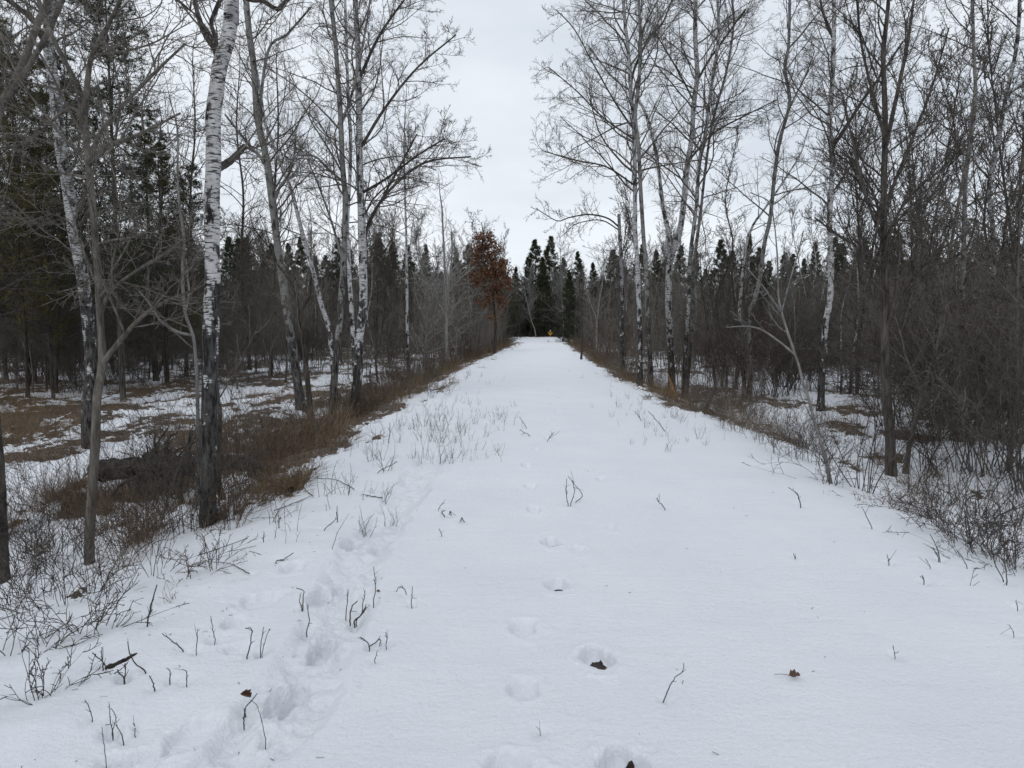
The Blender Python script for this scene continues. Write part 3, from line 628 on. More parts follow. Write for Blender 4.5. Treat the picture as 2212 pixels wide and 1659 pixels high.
hero('birch_tree', 'tall birch trunk with dark bands rising straight right of the kinked aspen',
     [(1772,888),(1776,807),(1781,744),(1783,698),(1792,657),(1795,604),(1794,526),(1792,475),(1798,356),(1792,267),(1798,178),(1801,83),(1801,-10)], 17, 'birch', top=3.5, wtop=9, seed=28, group=G_,
     stems=[([(1801,90),(1790,60),(1778,30),(1770,-10)],7,4),([(1801,333),(1831,282),(1867,220),(1899,172),(1950,90)],8,4),([(1798,260),(1760,225),(1726,195),(1700,150)],4,2),([(1797,430),(1850,350),(1900,300),(1960,270)],4,2)],
     cr=dict(ASP, n1=36, t0=.36, len1=2.1))
hero('dark_tree', 'dark vase-shaped tree at the foot of the right bank with many steep limbs',
     [(1925,1027),(1923,940),(1914,851),(1912,713),(1911,557),(1908,463),(1912,297),(1911,208),(1908,119),(1916,40),(1920,-10)], 26, 'dark', top=2, wtop=8, seed=29, group=G_, flare=.3,
     stems=[([(1911,500),(1890,420),(1850,360),(1800,330)],7,3),([(1911,520),(1950,440),(2000,390),(2060,350)],8,3),([(1912,330),(1940,200),(1960,100),(1975,-10)],9,5),([(1912,300),(1880,180),(1860,90),(1850,-10)],7,4),([(1911,600),(1860,540),(1800,500),(1760,470)],7,3),
            ([(1909,460),(1960,330),(2010,200),(2050,60)],8,3),([(1910,540),(1870,430),(1840,300),(1820,200)],7,3),([(1912,700),(1970,600),(2030,540),(2090,500)],7,3)],
     cr=dict(n1=34, t0=.25, len1=2.0, ang=38, n2=7, n3=6, n4=2, rmin=.0025, up=.09, ns=16, nsl=.6), twig='twig_dark')
hero('grey_tree', 'second slanting stem right of the dark vase-shaped tree', [(1955,1024),(1965,960),(1985,880),(2015,780),(2040,680),(2050,560),(2070,440),(2090,330)], 13, 'grey', top=1.5, wtop=5, seed=30, group=G_,
     cr=dict(n1=26, t0=.2, len1=1.4, ang=42, n2=7, n3=5, n4=2, rmin=.0026, up=.08), twig='twig')
hero('pale_sapling', 'slender pale sapling leaning left from the right trail edge',
     [(1801,1046),(1778,969),(1763,925),(1748,866),(1733,821),(1726,791),(1705,729),(1689,676),(1681,635),(1680,573),(1677,526),(1672,480)], 9.5, 'twig_pale', top=.4, wtop=3.5, seed=31, group=G_, flare=.1,
     stems=[([(1684,655),(1695,620),(1708,582),(1722,545),(1735,500)],4,2),([(1684,655),(1664,632),(1645,610),(1610,575)],4,2),([(1714,763),(1680,735),(1642,710),(1610,704),(1569,707)],5,2)],
     cr=dict(n1=8, t0=.5, len1=.5, n2=4, n3=2, rmin=.0018, ns=5), twig='twig_pale')
hero('aspen_tree', 'dark-banded aspen with a fan of fine twigs near the right edge',
     [(2075,930),(2078,800),(2080,640),(2082,520),(2086,386),(2098,297),(2107,208),(2104,119),(2100,-10)], 14, 'aspen', dist=14, top=2.5, wtop=7, seed=32, group=G_, cr=dict(ASP, n1=46, t0=.25, len1=1.8), twig='twig_dark')
hero('birch_tree', 'crooked birch stem climbing to the top right corner',
     [(2150,930),(2160,800),(2150,660),(2148,560),(2143,475),(2137,401),(2158,297),(2173,208),(2193,119),(2200,60),(2203,-10)], 14, 'birch_dirty', dist=15, top=2.5, wtop=8, seed=33, group=G_, cr=dict(ASP, n1=44, t0=.25, len1=2.0), twig='twig_dark')
hero('grey_tree', 'slim grey trunk at the right border of the picture', [(2196,1010),(2196,850),(2197,700),(2198,600),(2201,494),(2205,380),(2215,280)], 12, 'grey', dist=10.5, top=2, wtop=6, seed=34, group=G_, cr=dict(n1=34, t0=.2, len1=1.5, n2=7, n3=5, n4=2, rmin=.0026), twig='twig_dark')
hero('dark_tree', 'curved dark stem bowing left at the right bank foot', [(1520,886),(1535,862),(1545,830),(1542,800),(1535,745),(1528,700),(1520,650)], 9, 'dark', dist=17.5, top=1, wtop=4, seed=35, group=G_, cr=dict(LIT, n1=16, t0=.3, len1=1.3), twig='twig_dark')
hero('dark_tree', 'short thick dark trunk under the thin leaning birch', [(1610,880),(1608,840),(1604,790),(1603,755),(1596,700),(1585,640)], 12, 'dark', dist=20, top=1.5, wtop=5, seed=36, group=G_, cr=dict(LIT, n1=22, t0=.3, len1=1.6), twig='twig_dark')
hero('dark_tree', 'small dark trunk beside the far right trail edge', [(1256,776),(1257,740),(1257,700),(1254,660),(1252,620)], 5, 'dark', dist=33, top=1, wtop=2.5, seed=37, group=G_, cr=dict(LIT, n1=20, t0=.2, len1=1.3, n4=0), twig='twig')
hero('pale_tree', 'V-shaped pale tree in the thicket right of the trail', [(1289,745),(1289,710),(1291,682),(1296,640),(1303,600),(1305,560)], 6, 'twig_pale', dist=44, top=1.2, wtop=2.5, seed=38, group=G_,
     stems=[([(1290,690),(1278,660),(1268,630),(1262,600)],3,1.5)], cr=dict(LIT, n1=24, t0=.2, len1=2.2, n4=0, rmin=.006), twig='twig_pale')
hero('pale_tree', 'feathery pale tree right of the yellow sign', [(1217,733),(1217,700),(1215,660),(1213,610),(1211,570)], 5, 'twig_pale', dist=66, top=2.2, wtop=2, seed=39, group=G_, cr=dict(LIT, n1=44, t0=.12, len1=3.4, n4=0, ang=42, rmin=.008), twig='twig_pale')
hero('pale_tree', 'faint leaning pole-like tree behind the end of the trail', [(1158,728),(1155,712),(1147,690),(1140,660),(1132,620)], 3, 'twig_pale', dist=84, top=1, wtop=1.5, seed=40, group=G_, cr=dict(LIT, n1=10, t0=.4, len1=1.5, n3=0, n4=0, rmin=.008), twig='twig_pale')
# orange splinter at the foot of the wide birch
bs = hit(1455, 856)
sp = Tubes()
for i, (a, b_) in enumerate([((1455,858),(1443,806)),((1457,858),(1449,820)),((1460,858),(1454,836)),((1451,858),(1446,826))]):
    p0 = at(*a, bs[1] - .25 + .02 * i); p1 = at(*b_, bs[1] - .25 + .02 * i); sp.one(resample([p0 - bs, (p0 + p1) / 2 - bs + [.01, 0, 0], p1 - bs], 6), np.array([.045, .05, .045, .035, .02, .003]), 5)
tag(link('split_stump', sp.mesh('split_stump', .1, 3), M['split'], loc=bs), 'freshly split orange stub of wood at the foot of the widest white birch', 'stump')

# ------------------------------------------------------------------ fallen log with upturned roots by the large birch
lg = np.array([at(205, 1018, 8.6), at(300, 1012, 8.5), at(390, 1005, 8.4), at(520, 1000, 8.4), at(640, 1040, 8.3)])
lb = lg[0].copy(); lb[2] = ground(lb[0], lb[1]); fo = empty('fallen_log', lb, 'dark rotting fallen log with root mass lying behind the large white birch', 'fallen log')
tb = Tubes(); P = resample(lg - lb, 40); tb.one(P, np.linspace(.13, .07, 40), 12); link('log', tb.mesh('log', .12, 2), M['log'], fo)
rng = np.random.default_rng(5); tb = Tubes(); c = at(345, 1010, 8.35) - lb
P0 = np.repeat(c[None], 46, 0) + rng.normal(0, .10, (46, 3)); D0 = norm(rng.normal(0, 1, (46, 3)) * [1, .6, .8] + [0, 0, .1])
P1 = grow(rng, P0, D0, rng.uniform(.25, .8, 46), 9, .25, -.03, .1); tb.add(P1, rng.uniform(.012, .04, 46)[:, None] * np.linspace(1, .2, 9), 6)
tb.one(np.array([c + [-.28, 0, -.05], c + [-.1, 0, .02], c + [.1, 0, 0], c + [.3, 0, -.06]]), np.array([.03, .17, .19, .05]), 12)
link('root_mass', tb.mesh('roots', .1, 4), M['log'], fo)
lg2 = np.array([hit(545, 1030), hit(585, 1050), hit(630, 1068)]) + [0, 0, .05]
b2 = lg2[0].copy(); tb = Tubes(); tb.one(resample(lg2 - b2, 16), np.linspace(.06, .03, 16), 10)
tag(link('fallen_branch', tb.mesh('fallen_branch', .12, 6), M['log'], loc=b2), 'short dark fallen branch lying on the snow bank right of the large birch foot', 'fallen branch')

# ------------------------------------------------------------------ oak with brown leaves
def leaves(rng, P, n, size, spread):
    ix = rng.integers(0, len(P), n); c = P[ix] + rng.normal(0, spread, (n, 3))
    a = norm(rng.normal(0, 1, (n, 3))); b = norm(np.cross(a, rng.normal(0, 1, (n, 3)))); s = (size * rng.uniform(.6, 1.3, n))[:, None]
    k = norm(np.cross(a, b))
    V = np.stack([c - a * s, c + b * s * .5 + k * s * .2, c + a * s, c - b * s * .5 + k * s * .2], 1).reshape(-1, 3)
    return V, np.arange(n * 4).reshape(n, 4)
rng = np.random.default_rng(77)
D = 40.0; ob = np.array([(1068 - CX) / FPX * D, D, 0]); ob[2] = ground(ob[0], ob[1])
oak = empty('oak_tree', ob, 'oak still holding rust-brown leaves beside the far end of the trail', 'oak tree')
tr_ = resample(np.array([[0, 0, -.1], [.08, 0, 1.5], [-.05, .1, 3], [.0, 0, 4.6], [-.45, 0, 6.0], [-.7, 0, 7.3]]), 30)
tb = Tubes(); tb.one(tr_, np.linspace(.10, .02, 30), 10); link('trunk', tb.mesh('trunk', .05), M['dark'], oak)
tb = Tubes(); crown(rng, tr_[None], np.linspace(.10, .02, 30)[None], tb, n1=38, t0=.3, len1=2.0, ang=62, n2=6, n3=3, rmin=.006, up=.03)
link('crown', tb.mesh('crown'), M['twig'], oak)
cl = []
for (px, py, rx, ry, nn) in [(1045,515,24,22,1100),(1062,540,28,20,900),(1030,545,18,20,500),(1070,575,38,26,2100),(1093,570,20,16,900),(1055,610,38,24,1800),(1085,610,26,24,1500),(1068,650,28,24,1500),(1075,685,18,14,350),(1040,640,22,30,500),(1020,590,16,30,380),(1000,600,12,26,120)]:
    c = at(px, py, D) - ob; q = rng.normal(0, 1, (nn // 20 + 1, 3)); q = norm(q) * rng.uniform(.2, 1, (len(q), 1)) ** .5
    cl.append(c + q * np.array([rx / FPX * D, .8, ry / FPX * D]))
cl = np.concatenate(cl)
V, Fq = leaves(rng, cl[fbm(cl[:, 0] * 2.2 + 5, cl[:, 2] * 2.2, 66, 2) > -.10], 5600, .075, .11); link('leaves', mesh_np('leaves', V, Fq, smooth=False), M['oak'], oak)

# ------------------------------------------------------------------ pines
def tufts(rng, P, per, ln, wd, up=.3):
    m = len(P); c = np.repeat(P, per, 0); n = len(c); d = norm(rng.normal(0, 1, (n, 3)) + [0, 0, up]); L = (ln * rng.uniform(.5, 1.2, n))[:, None]
    s = norm(np.cross(d, rng.normal(0, 1, (n, 3)))) * wd
    V = np.stack([c - s, c + s, c + d * L], 1).reshape(-1, 3); return V, np.arange(n * 3).reshape(n, 3)
def pine_meshes(seed, Hh, nb, tl, per, tlen, twd, cb=.25, wid=.2, rmin=.006, droop=0.0, bare=.3):
    rng = np.random.default_rng(seed)
    P = resample(np.array([[0, 0, -.2], [rng.normal(0, .05), 0, Hh * .3], [rng.normal(0, .08), rng.normal(0, .08), Hh * .7], [0, 0, Hh]]), 30)
    R = np.linspace(Hh * .0065 + .012, .01, 30); tb = Tubes(); tb.one(P, R, 9); tm = tb.mesh('trunk', .05, seed)
    tb = Tubes()
    P1, R1, L1 = spawn(rng, P[None], R[None], np.array([Hh * wid]), nb, cb, .995, 78, 1, 8, .05, .03 + droop, .04, .5, .01, rmin * 1.5, .3, .96 if bare < .15 else .8)
    P2, R2, L2 = spawn(rng, P1, R1, L1, tl, .3, 1, 45, .38, 5, .08, .05, .05, .6, .01, rmin, .5, .4, flat=.5)
    tb.add(P1, R1, 5); tb.add(P2, R2, 3); bm = tb.mesh('branches')
    pts = np.concatenate([P2[:, 2:].reshape(-1, 3), P1[:, 5:].reshape(-1, 3)])
    keep = fbm(pts[:, 0] * .7 + pts[:, 2] * .9, pts[:, 1] * .7, seed, 2) > (-.5 + bare * .6); pts = pts[keep]
    V, Ft = tufts(rng, pts, per, tlen, twd); return tm, bm, mesh_np('needles', V, None, Ft, False)
far_p = [pine_meshes(100 + i, 10, 280, 6, 7, .22, .014, cb=.03, wid=[.25, .30, .22, .34][i], bare=0) for i in range(4)]
near_p = [pine_meshes(120 + i, 12, 150, 13, 14, .12, .0065, cb=.2, wid=[.26, .22, .30][i], rmin=.005, bare=[.62, .8, .5][i]) for i in range(3)]
def pine(ms, x, y, h0, h, label, group, needle='needles', rot=0, z=None, name='pine_tree'):
    s = h / h0; o = empty(name, (x, y, ground(x, y) if z is None else z), label, 'pine tree', group); o.scale = (s * .95, s * .95, s); o.rotation_euler = (0, 0, rot)
    for nm, me, mt in zip(('trunk', 'crown', 'needles'), ms, (M['dark'], M['dark'], M[needle])):
        q = bpy.data.objects.new(nm, me); C.objects.link(q); q.parent = o
        if not len(me.materials): me.materials.append(mt)
        if me.materials[0] != mt:
            q.material_slots[0].link = 'OBJECT'; q.material_slots[0].material = mt
    return o
rng = np.random.default_rng(9)
def px2x(px, d): return (px - CX) / FPX * d
for px, d, h, k, nd, lb in [(262,20,12.5,1,'needles','tall open pine with sparse drooping tufts left of the large white birch'),(60,24,11,0,'needles_old','bushy olive-green pine filling the left side behind the leaning birch'),
        (-40,18,12,2,'needles_old','dense olive pine cut by the left picture edge'),(150,30,13,2,'needles','dark tall pine between the leaning birch and the open pine'),(330,32,12,1,'needles','thin-crowned pine seen just left of the large birch trunk'),
        (420,36,10,0,'needles','pine whose flat boughs show right behind the large birch'),(110,21,8,1,'needles_old','shorter ragged pine under the olive-green boughs at left'),
(10,28,13.5,0,'needles','tall dark pine top left behind the olive pines'),(360,24,8.5,1,'needles_old','low olive pine with flat boughs reaching the large birch')]:
    pine(near_p[k], px2x(px, d), d, 12, h, lb, 'pines behind the left clearing', nd, rng.uniform(0, 6))
for px, ty, d, lb in [(1155,524,95,'dark pine left of centre gap where the trail ends'),(1190,516,98,'tallest pointed pine right above the end of the trail'),(1172,560,90,'low dense pine filling the gap where the trail ends'),
        (1140,560,93,'small dark pine just right of the brown-leaved oak'),(1215,560,96,'dark pine behind the feathery pale tree')]:
    pine(far_p[rng.integers(0, 4)], px2x(px, d), d, 10, (700 - ty) / FPX * d + 1.7, lb, 'pines at the end of the trail', 'needles', rng.uniform(0, 6))
def zone(px):
    for lim, s in [(230,'at far left behind the olive pines'),(480,'behind the large white birch'),(720,'beyond the left snowy clearing'),(900,'behind the banded birch at the trail edge'),(1110,'left of the brown-leaved oak and trail end'),
                   (1330,'right of the yellow sign'),(1500,'behind the widest white birch'),(1700,'behind the kinked aspen'),(1880,'behind the tall dark-banded birch'),(2050,'behind the vase-shaped tree')]:
        if px < lim: return s
    return 'behind the twiggy right edge'
SKY = ([-300, 0, 400, 650, 700, 850, 950, 1010, 1100, 1135, 1200, 1330, 1450, 1600, 1900, 2212, 2500], [440, 440, 470, 500, 500, 470, 455, 450, 450, 545, 545, 535, 540, 540, 530, 520, 500])
PSKY = ([-300, 0, 300, 500, 700, 850, 950, 1050, 1330, 1500, 1700, 1900, 2212, 2500], [480, 500, 520, 535, 528, 530, 555, 560, 560, 545, 540, 535, 540, 530])
for i in range(96):
    px = -180 + i * 27.0 + rng.uniform(-12, 12)
    if 1120 < px < 1225: continue
    d = rng.uniform(58, 105); ty = np.interp(px, *PSKY) + rng.uniform(-22, 50)
    x = px2x(px, d)
    pine(far_p[rng.integers(0, 4)], x, d, 10, (700 - ty) / FPX * d + 1.6 + .9, 'dark pine in the distant row ' + zone(px), 'distant pines ' + zone(px), 'needles', rng.uniform(0, 6))

# ------------------------------------------------------------------ sign
sb = np.array([px2x(1188.5, 88.), 88., 0.]); sb[2] = ground(sb[0], 88.)
sg = empty('trail_sign', sb, 'small yellow diamond warning sign on a post at the far end of the trail', 'sign')
zc = at(1188.5, 719.5, 88)[2] - sb[2]; s_ = .30
def prism(poly, y0, y1):
    p = np.array(poly, float); n = len(p); V = np.array([[a, y0, b] for a, b in p] + [[a, y1, b] for a, b in p]); import bmesh
    bm = bmesh.new(); vs = [bm.verts.new(v) for v in V]; bm.faces.new(vs[:n]); bm.faces.new(vs[n:][::-1])
    for i in range(n): bm.faces.new((vs[i], vs[i + n], vs[(i + 1) % n + n], vs[(i + 1) % n]))
    bmesh.ops.recalc_face_normals(bm, faces=bm.faces[:]); me = bpy.data.meshes.new('prism'); bm.to_mesh(me); bm.free(); return me
link('panel', prism([(0, zc - s_), (s_, zc), (0, zc + s_), (-s_, zc)], 0, .012), M['yellow'], sg)
link('arrow', prism([(-.05, zc - .12), (.0, zc - .12), (.0, zc + .01), (.09, zc - .02), (.0, zc + .12), (-.12, zc), (-.05, zc + .01)], -.006, -.001), M['black'], sg)
link('reflector', prism([(-.05, zc + s_ + .005), (.05, zc + s_ + .005), (.05, zc + s_ + .09), (-.05, zc + s_ + .09)], .013, .02), M['white'], sg)
link('post', prism([(-.03, -.3), (.03, -.3), (.03, zc + s_ + .09), (-.03, zc + s_ + .09)], .022, .05), M['grey'], sg)

# ------------------------------------------------------------------ woods: every bare tree a copy of one of these
def bare_proto(seed, H_, n1, len1, ang, n2=8, n3=5, rmin=.006, lean=.04, t0=.2, fork=0, up=.06):
    rng = np.random.default_rng(seed); k = [[0, 0, -.15]]
    for q in (.15, .35, .55, .75, 1): k.append([rng.normal(0, lean) * H_ * q, rng.normal(0, lean) * H_ * q, H_ * q])
    P = resample(np.array(k), 26); R = np.linspace(H_ * .0055 + .008, .007, 26); tb = Tubes(); tb.one(P, R, 7); tm_list = [(P, R)]
    for f in range(fork):
        Q, RQ, _ = spawn(rng, P[None], R[None], np.array([H_ * .75]), 1, .1 + .15 * f, .15 + .2 * f, 22, 1, 26, .03, .03, .01, .85, 1, .01, .2, 0); tb.add(Q, RQ, 6); tm_list.append((Q[0], RQ[0]))
    tm = tb.mesh('trunk', .04, seed); cb = Tubes()
    for P, R in tm_list: crown(rng, P[None], R[None], cb, n1=n1, t0=t0, len1=len1, ang=ang, n2=n2, n3=n3, rmin=rmin, up=up, k1=4)
    return tm, cb.mesh('crown')
bare = [bare_proto(200, 8, 34, 1.9, 48), bare_proto(201, 8, 40, 1.5, 38, up=.09), bare_proto(202, 8, 30, 2.2, 55, fork=1), bare_proto(203, 8, 44, 1.6, 42, fork=1, up=.09), bare_proto(204, 8, 38, 2.0, 50, t0=.1), bare_proto(205, 8, 30, 1.4, 35, fork=2, up=.1)]
def put(ms, x, y, s, mats, label, cat, group, name, rot, names=('trunk', 'crown'), sz=None):
    o = empty(name, (x, y, ground(x, y)), label, cat, group); o.scale = (s, s, sz or s); o.rotation_euler = (0, 0, rot)
    for nm, me, mt in zip(names, ms, mats):
        q = bpy.data.objects.new(nm, me); C.objects.link(q); q.parent = o
        if not len(me.materials): me.materials.append(mt)
        if me.materials[0] != mt: q.material_slots[0].link = 'OBJECT'; q.material_slots[0].material = mt
    return o
rng = np.random.default_rng(31)
cnt = 0; tries = 0
while cnt < 262 and tries < 9000:
    tries += 1
    px = rng.uniform(-250, 2460); d = 13 + 75 * rng.uniform(0, 1) ** .75; x = px2x(px, d)
    if np.interp(d, EY, EL) - 1.3 < x < np.interp(d, RY, ER) + 1.0 and d < 90: continue
    if px < 680 and d < np.interp(px, [0, 200, 300, 450, 680], [23, 27, 34, 38, 40]): continue
    if 680 <= px < 1100 and d < 19: continue
    if px > 1330 and d < 17: continue
    ty = np.interp(px, *SKY) + rng.uniform(0, 110) - (rng.uniform(100, 260) if (rng.uniform() < .13 and not 850 < px < 1330) else 0); h = (700 - ty) / FPX * d + 2.4
    if h > 13: h = 13
    k = rng.integers(0, 6); u = rng.uniform()
    if u < .17: mats, nm, lb = (M['birch'], M['twig']), 'birch_tree', 'thin white-barked birch '
    elif u < .29: mats, nm, lb = (M['twig_pale'], M['twig_pale']), 'pale_tree', 'pale-twigged young tree '
    elif u < .65: mats, nm, lb = (M['dark'], M['twig_dark']), 'dark_tree', 'dark bare tree '
    else: mats, nm, lb = (M['grey'], M['twig']), 'bare_tree', 'grey bare tree '
    dep = 'in the near wood ' if d < 35 else 'in the far wood '
    put(bare[k], x, d, h / 8, mats, lb + dep + zone(px), 'tree', (lb + dep + zone(px)).replace(' tree ', ' trees ').replace(' birch ', ' birches '), nm, rng.uniform(0, 6.28), sz=h / 8); cnt += 1

for i, (px, d, h, lb) in enumerate([(2010,19,9.0,'tall slim tree behind the second slanting stem'),(2125,19,9.0,'tall tree between the fan-twigged aspen and the crooked birch'),(2240,17,9.5,'tall tree at the right border behind the slim grey trunk'),
        (1855,23,9.5,'tall tree right of the tall dark-banded birch'),(1560,26,9,'slim tree right of the pale grey aspen pair'),(1950,24,10,'tall fine-twigged tree just right of the vase-shaped tree'),(2180,24,10,'tall fine-twigged tree behind the crooked birch')]):
    put(bare[[3, 1, 5][i % 3]], px2x(px, d), d, h / 8, (M['dark'], M['twig']), lb, 'tree', 'slim trees of the right wood', 'dark_tree', i * 1.3)
for i in range(16):
    px = [1122, 1130, 1139, 1147, 1164, 1171, 1180, 1196, 1204, 1210, 1222, 1230, 1236, 1150, 1187, 1216][i]; d = 88.5 + (i * 37 % 11) * .8
    put(bare[i % 6], px2x(px, d), d, [.75, .95, .7, 1.05][i % 4], (M['grey'], M['twig_pale'] if i % 2 else M['twig']), 'fine grey bare tree standing in front of the pines at the trail end', 'tree', 'bare trees in front of the pines at the trail end', 'bare_tree', i * 1.1)
# ------------------------------------------------------------------ thicket shrubs
def shrub_mesh(seed, H_, ns, n2=7, n3=5, n4=0, spread=.35, ang=22, rmin=.003, curl=.03, wob=.06, r0=.010):
    rng = np.random.default_rng(seed); a = rng.uniform(0, 2 * np.pi, ns); rad = spread * np.sqrt(rng.uniform(0, 1, ns))
    P0 = np.stack([rad * np.cos(a), rad * np.sin(a), np.full(ns, -.08)], 1); th = np.radians(np.abs(rng.normal(0, ang, ns)))
    b = a + rng.normal(0, .5, ns); D0 = np.stack([np.sin(th) * np.cos(b), np.sin(th) * np.sin(b), np.cos(th)], 1)
    L = H_ * rng.uniform(.45, 1.1, ns); P = grow(rng, P0, D0, L, 12, wob, .015, curl); R = (r0 * H_ / 2.5 * rng.uniform(.6, 1.3, ns))[:, None] * np.linspace(1, .25, 12)
    tb = Tubes(); tb.add(P, R, 5)
    P2, R2, L2 = spawn(rng, P, R, L, n2, .2, 1, 35, .38, 7, wob, .03, curl, .6, .009, rmin * 1.2, .4, .5); tb.add(P2, R2, 4)
    if n3:
        P3, R3, L3 = spawn(rng, P2, R2, L2, n3, .1, 1, 42, .4, 4, wob, .03, curl, .7, .009, rmin, .5, .4); tb.add(P3, R3, 3)
        if n4:
            P4, R4, L4 = spawn(rng, P3, R3, L3, n4, .1, 1, 45, .5, 3, wob, .03, 0, .7, .009, rmin * .8, .6, .3); tb.add(P4, R4, 3)
    return tb.mesh('bare_shrub')
thk = [shrub_mesh(300 + i, 3.2, 18, 9, 7, 3, .5, 20, .0028, .05, .10, .0075) for i in range(5)]
low = [shrub_mesh(320 + i, 1.3, 46, 4, 3, 0, .7, 18, .0026, r0=.006) for i in range(4)]
def one(me, x, y, s, mt, label, cat, group, name, rot, z=None, tilt=(0, 0)):
    q = bpy.data.objects.new(name, me); C.objects.link(q); q.location = (x, y, ground(x, y) if z is None else z); q.scale = (s[0], s[0], s[1]); q.rotation_euler = (tilt[0], tilt[1], rot)
    if not len(me.materials): me.materials.append(mt)
    if me.materials[0] != mt: q.material_slots[0].link = 'OBJECT'; q.material_slots[0].material = mt
    return tag(q, label, cat, group)
rng = np.random.default_rng(41); cnt = 0; tries = 0
while cnt < 230 and tries < 9000:
    tries += 1
    px = rng.uniform(-200, 2420) if rng.uniform() < .55 else rng.uniform(1450, 2420)
    d = 11 + 55 * rng.uniform(0, 1) ** 1.1; x = px2x(px, d); l0 = np.interp(d, EY, EL); r0 = np.interp(d, RY, ER)
    if l0 - 2.0 < x < r0 + 1.2: continue
    if px < 640 and d < np.interp(px, [0, 200, 300, 450, 640], [23, 27, 34, 38, 40]): continue
    if 640 <= px < 1100 and d < 22: continue
    if 1100 < px < 1880 and d < 19: continue
    if 1880 <= px and d < 12.5: continue
    s = rng.uniform(.7, 1.15) * (1.0 if d < 40 else 1.25)
    mt = [M['twig'], M['twig_dark'], M['twig'], M['twig_red']][rng.integers(0, 4)]
    g = ('near ' if d < 30 else 'far ') + zone(px)
    one(thk[rng.integers(0, 5)], x, d, (s, s * rng.uniform(.85, 1.15)), mt, 'tangled leafless shrub of grey stems, ' + g, 'shrub', 'tangled shrubs ' + g, 'bare_shrub', rng.uniform(0, 6.28)); cnt += 1
rng = np.random.default_rng(47)
for i in range(84):
    px = rng.uniform(-120, 660); d = rng.uniform(24, 42) if px > 200 else rng.uniform(22, 34); x = px2x(px, d)
    if i % 2: put(bare[i % 6], x, d, rng.uniform(.55, .85), (M['grey'], M['twig']), 'thin grey sapling ' + zone(px) + ', by the clearing', 'sapling', 'saplings in the tangle ' + zone(px), 'bare_sapling', rng.uniform(0, 6))
    else: one(thk[i % 5], x, d, (1.15, rng.uniform(1, 1.5)), M['twig'], 'leafless grey shrub ' + zone(px) + ', by the clearing', 'shrub', 'shrubs at the clearing edge ' + zone(px), 'bare_shrub', rng.uniform(0, 6))
# near right thicket, individually placed
NR = [(2075,11.0,1.0),(2150,10.3,1.0),(2225,9.8,1.1),(2040,12.8,1.1),(2180,12.5,1.2),(2250,13.5,1.2),(1950,15.5,1.1),(2100,15.5,1.2),(2330,9,1.2)]
for i, (px, d, s) in enumerate(NR):
    one(thk[i % 5], px2x(px, d), d, (s, s), M['twig'] if i % 3 else M['twig_dark'], 'dense dark shrub in the tangle at the right edge, right of the vase-shaped tree' if px > 1950 else 'dense dark shrub around the vase-shaped tree foot', 'shrub', 'dense shrubs of the right tangle' if px > 1950 else 'shrubs around the vase-shaped tree', 'bare_shrub', i * 1.7)
# brush lining both trail edges
rng = np.random.default_rng(43)
def seg(d, left):
    tab = [(11, 'nearest the fallen log'), (13.2, 'at the slim grey aspen foot'), (15.5, 'at the banded birch foot'), (19, 'just past the banded birch'), (25, 'beside the thin pale upright sapling'), (34, 'before the brown-leaved oak'), (46, 'under the brown-leaved oak')] if left else \
          [(14, 'nearest the camera'), (18, 'by the curved dark stem'), (22, 'under the widest white birch'), (28, 'at the broken birch snag'), (40, 'by the small dark trunk'), (50, 'below the V-shaped pale tree')]
    for q, n_ in tab:
        if d < q: return n_
    return 'toward the yellow sign'
for i in range(104):
    left = i < 64
    d = (9.8 + 60 * (i / 64) ** 1.5) if left else (12.0 + 54 * ((i - 64) / 40) ** 1.3)
    x = (np.interp(d, EY, EL) - rng.uniform(.5, 1.7)) if left else (np.interp(d, RY, ER) + rng.uniform(.4, 1.5))
    s = rng.uniform(.5, 1.0) * (.8 if d < 14 else 1)
    one(low[i % 4], x, d, (s, s), M['twig_red'] if i % 3 else M['twig'], 'low brown brush clump on the %s trail edge, %s' % ('left' if left else 'right', seg(d, left)), 'brush', 'brush clumps on the %s edge %s' % ('left' if left else 'right', seg(d, left)), 'brush_clump', rng.uniform(0, 6))

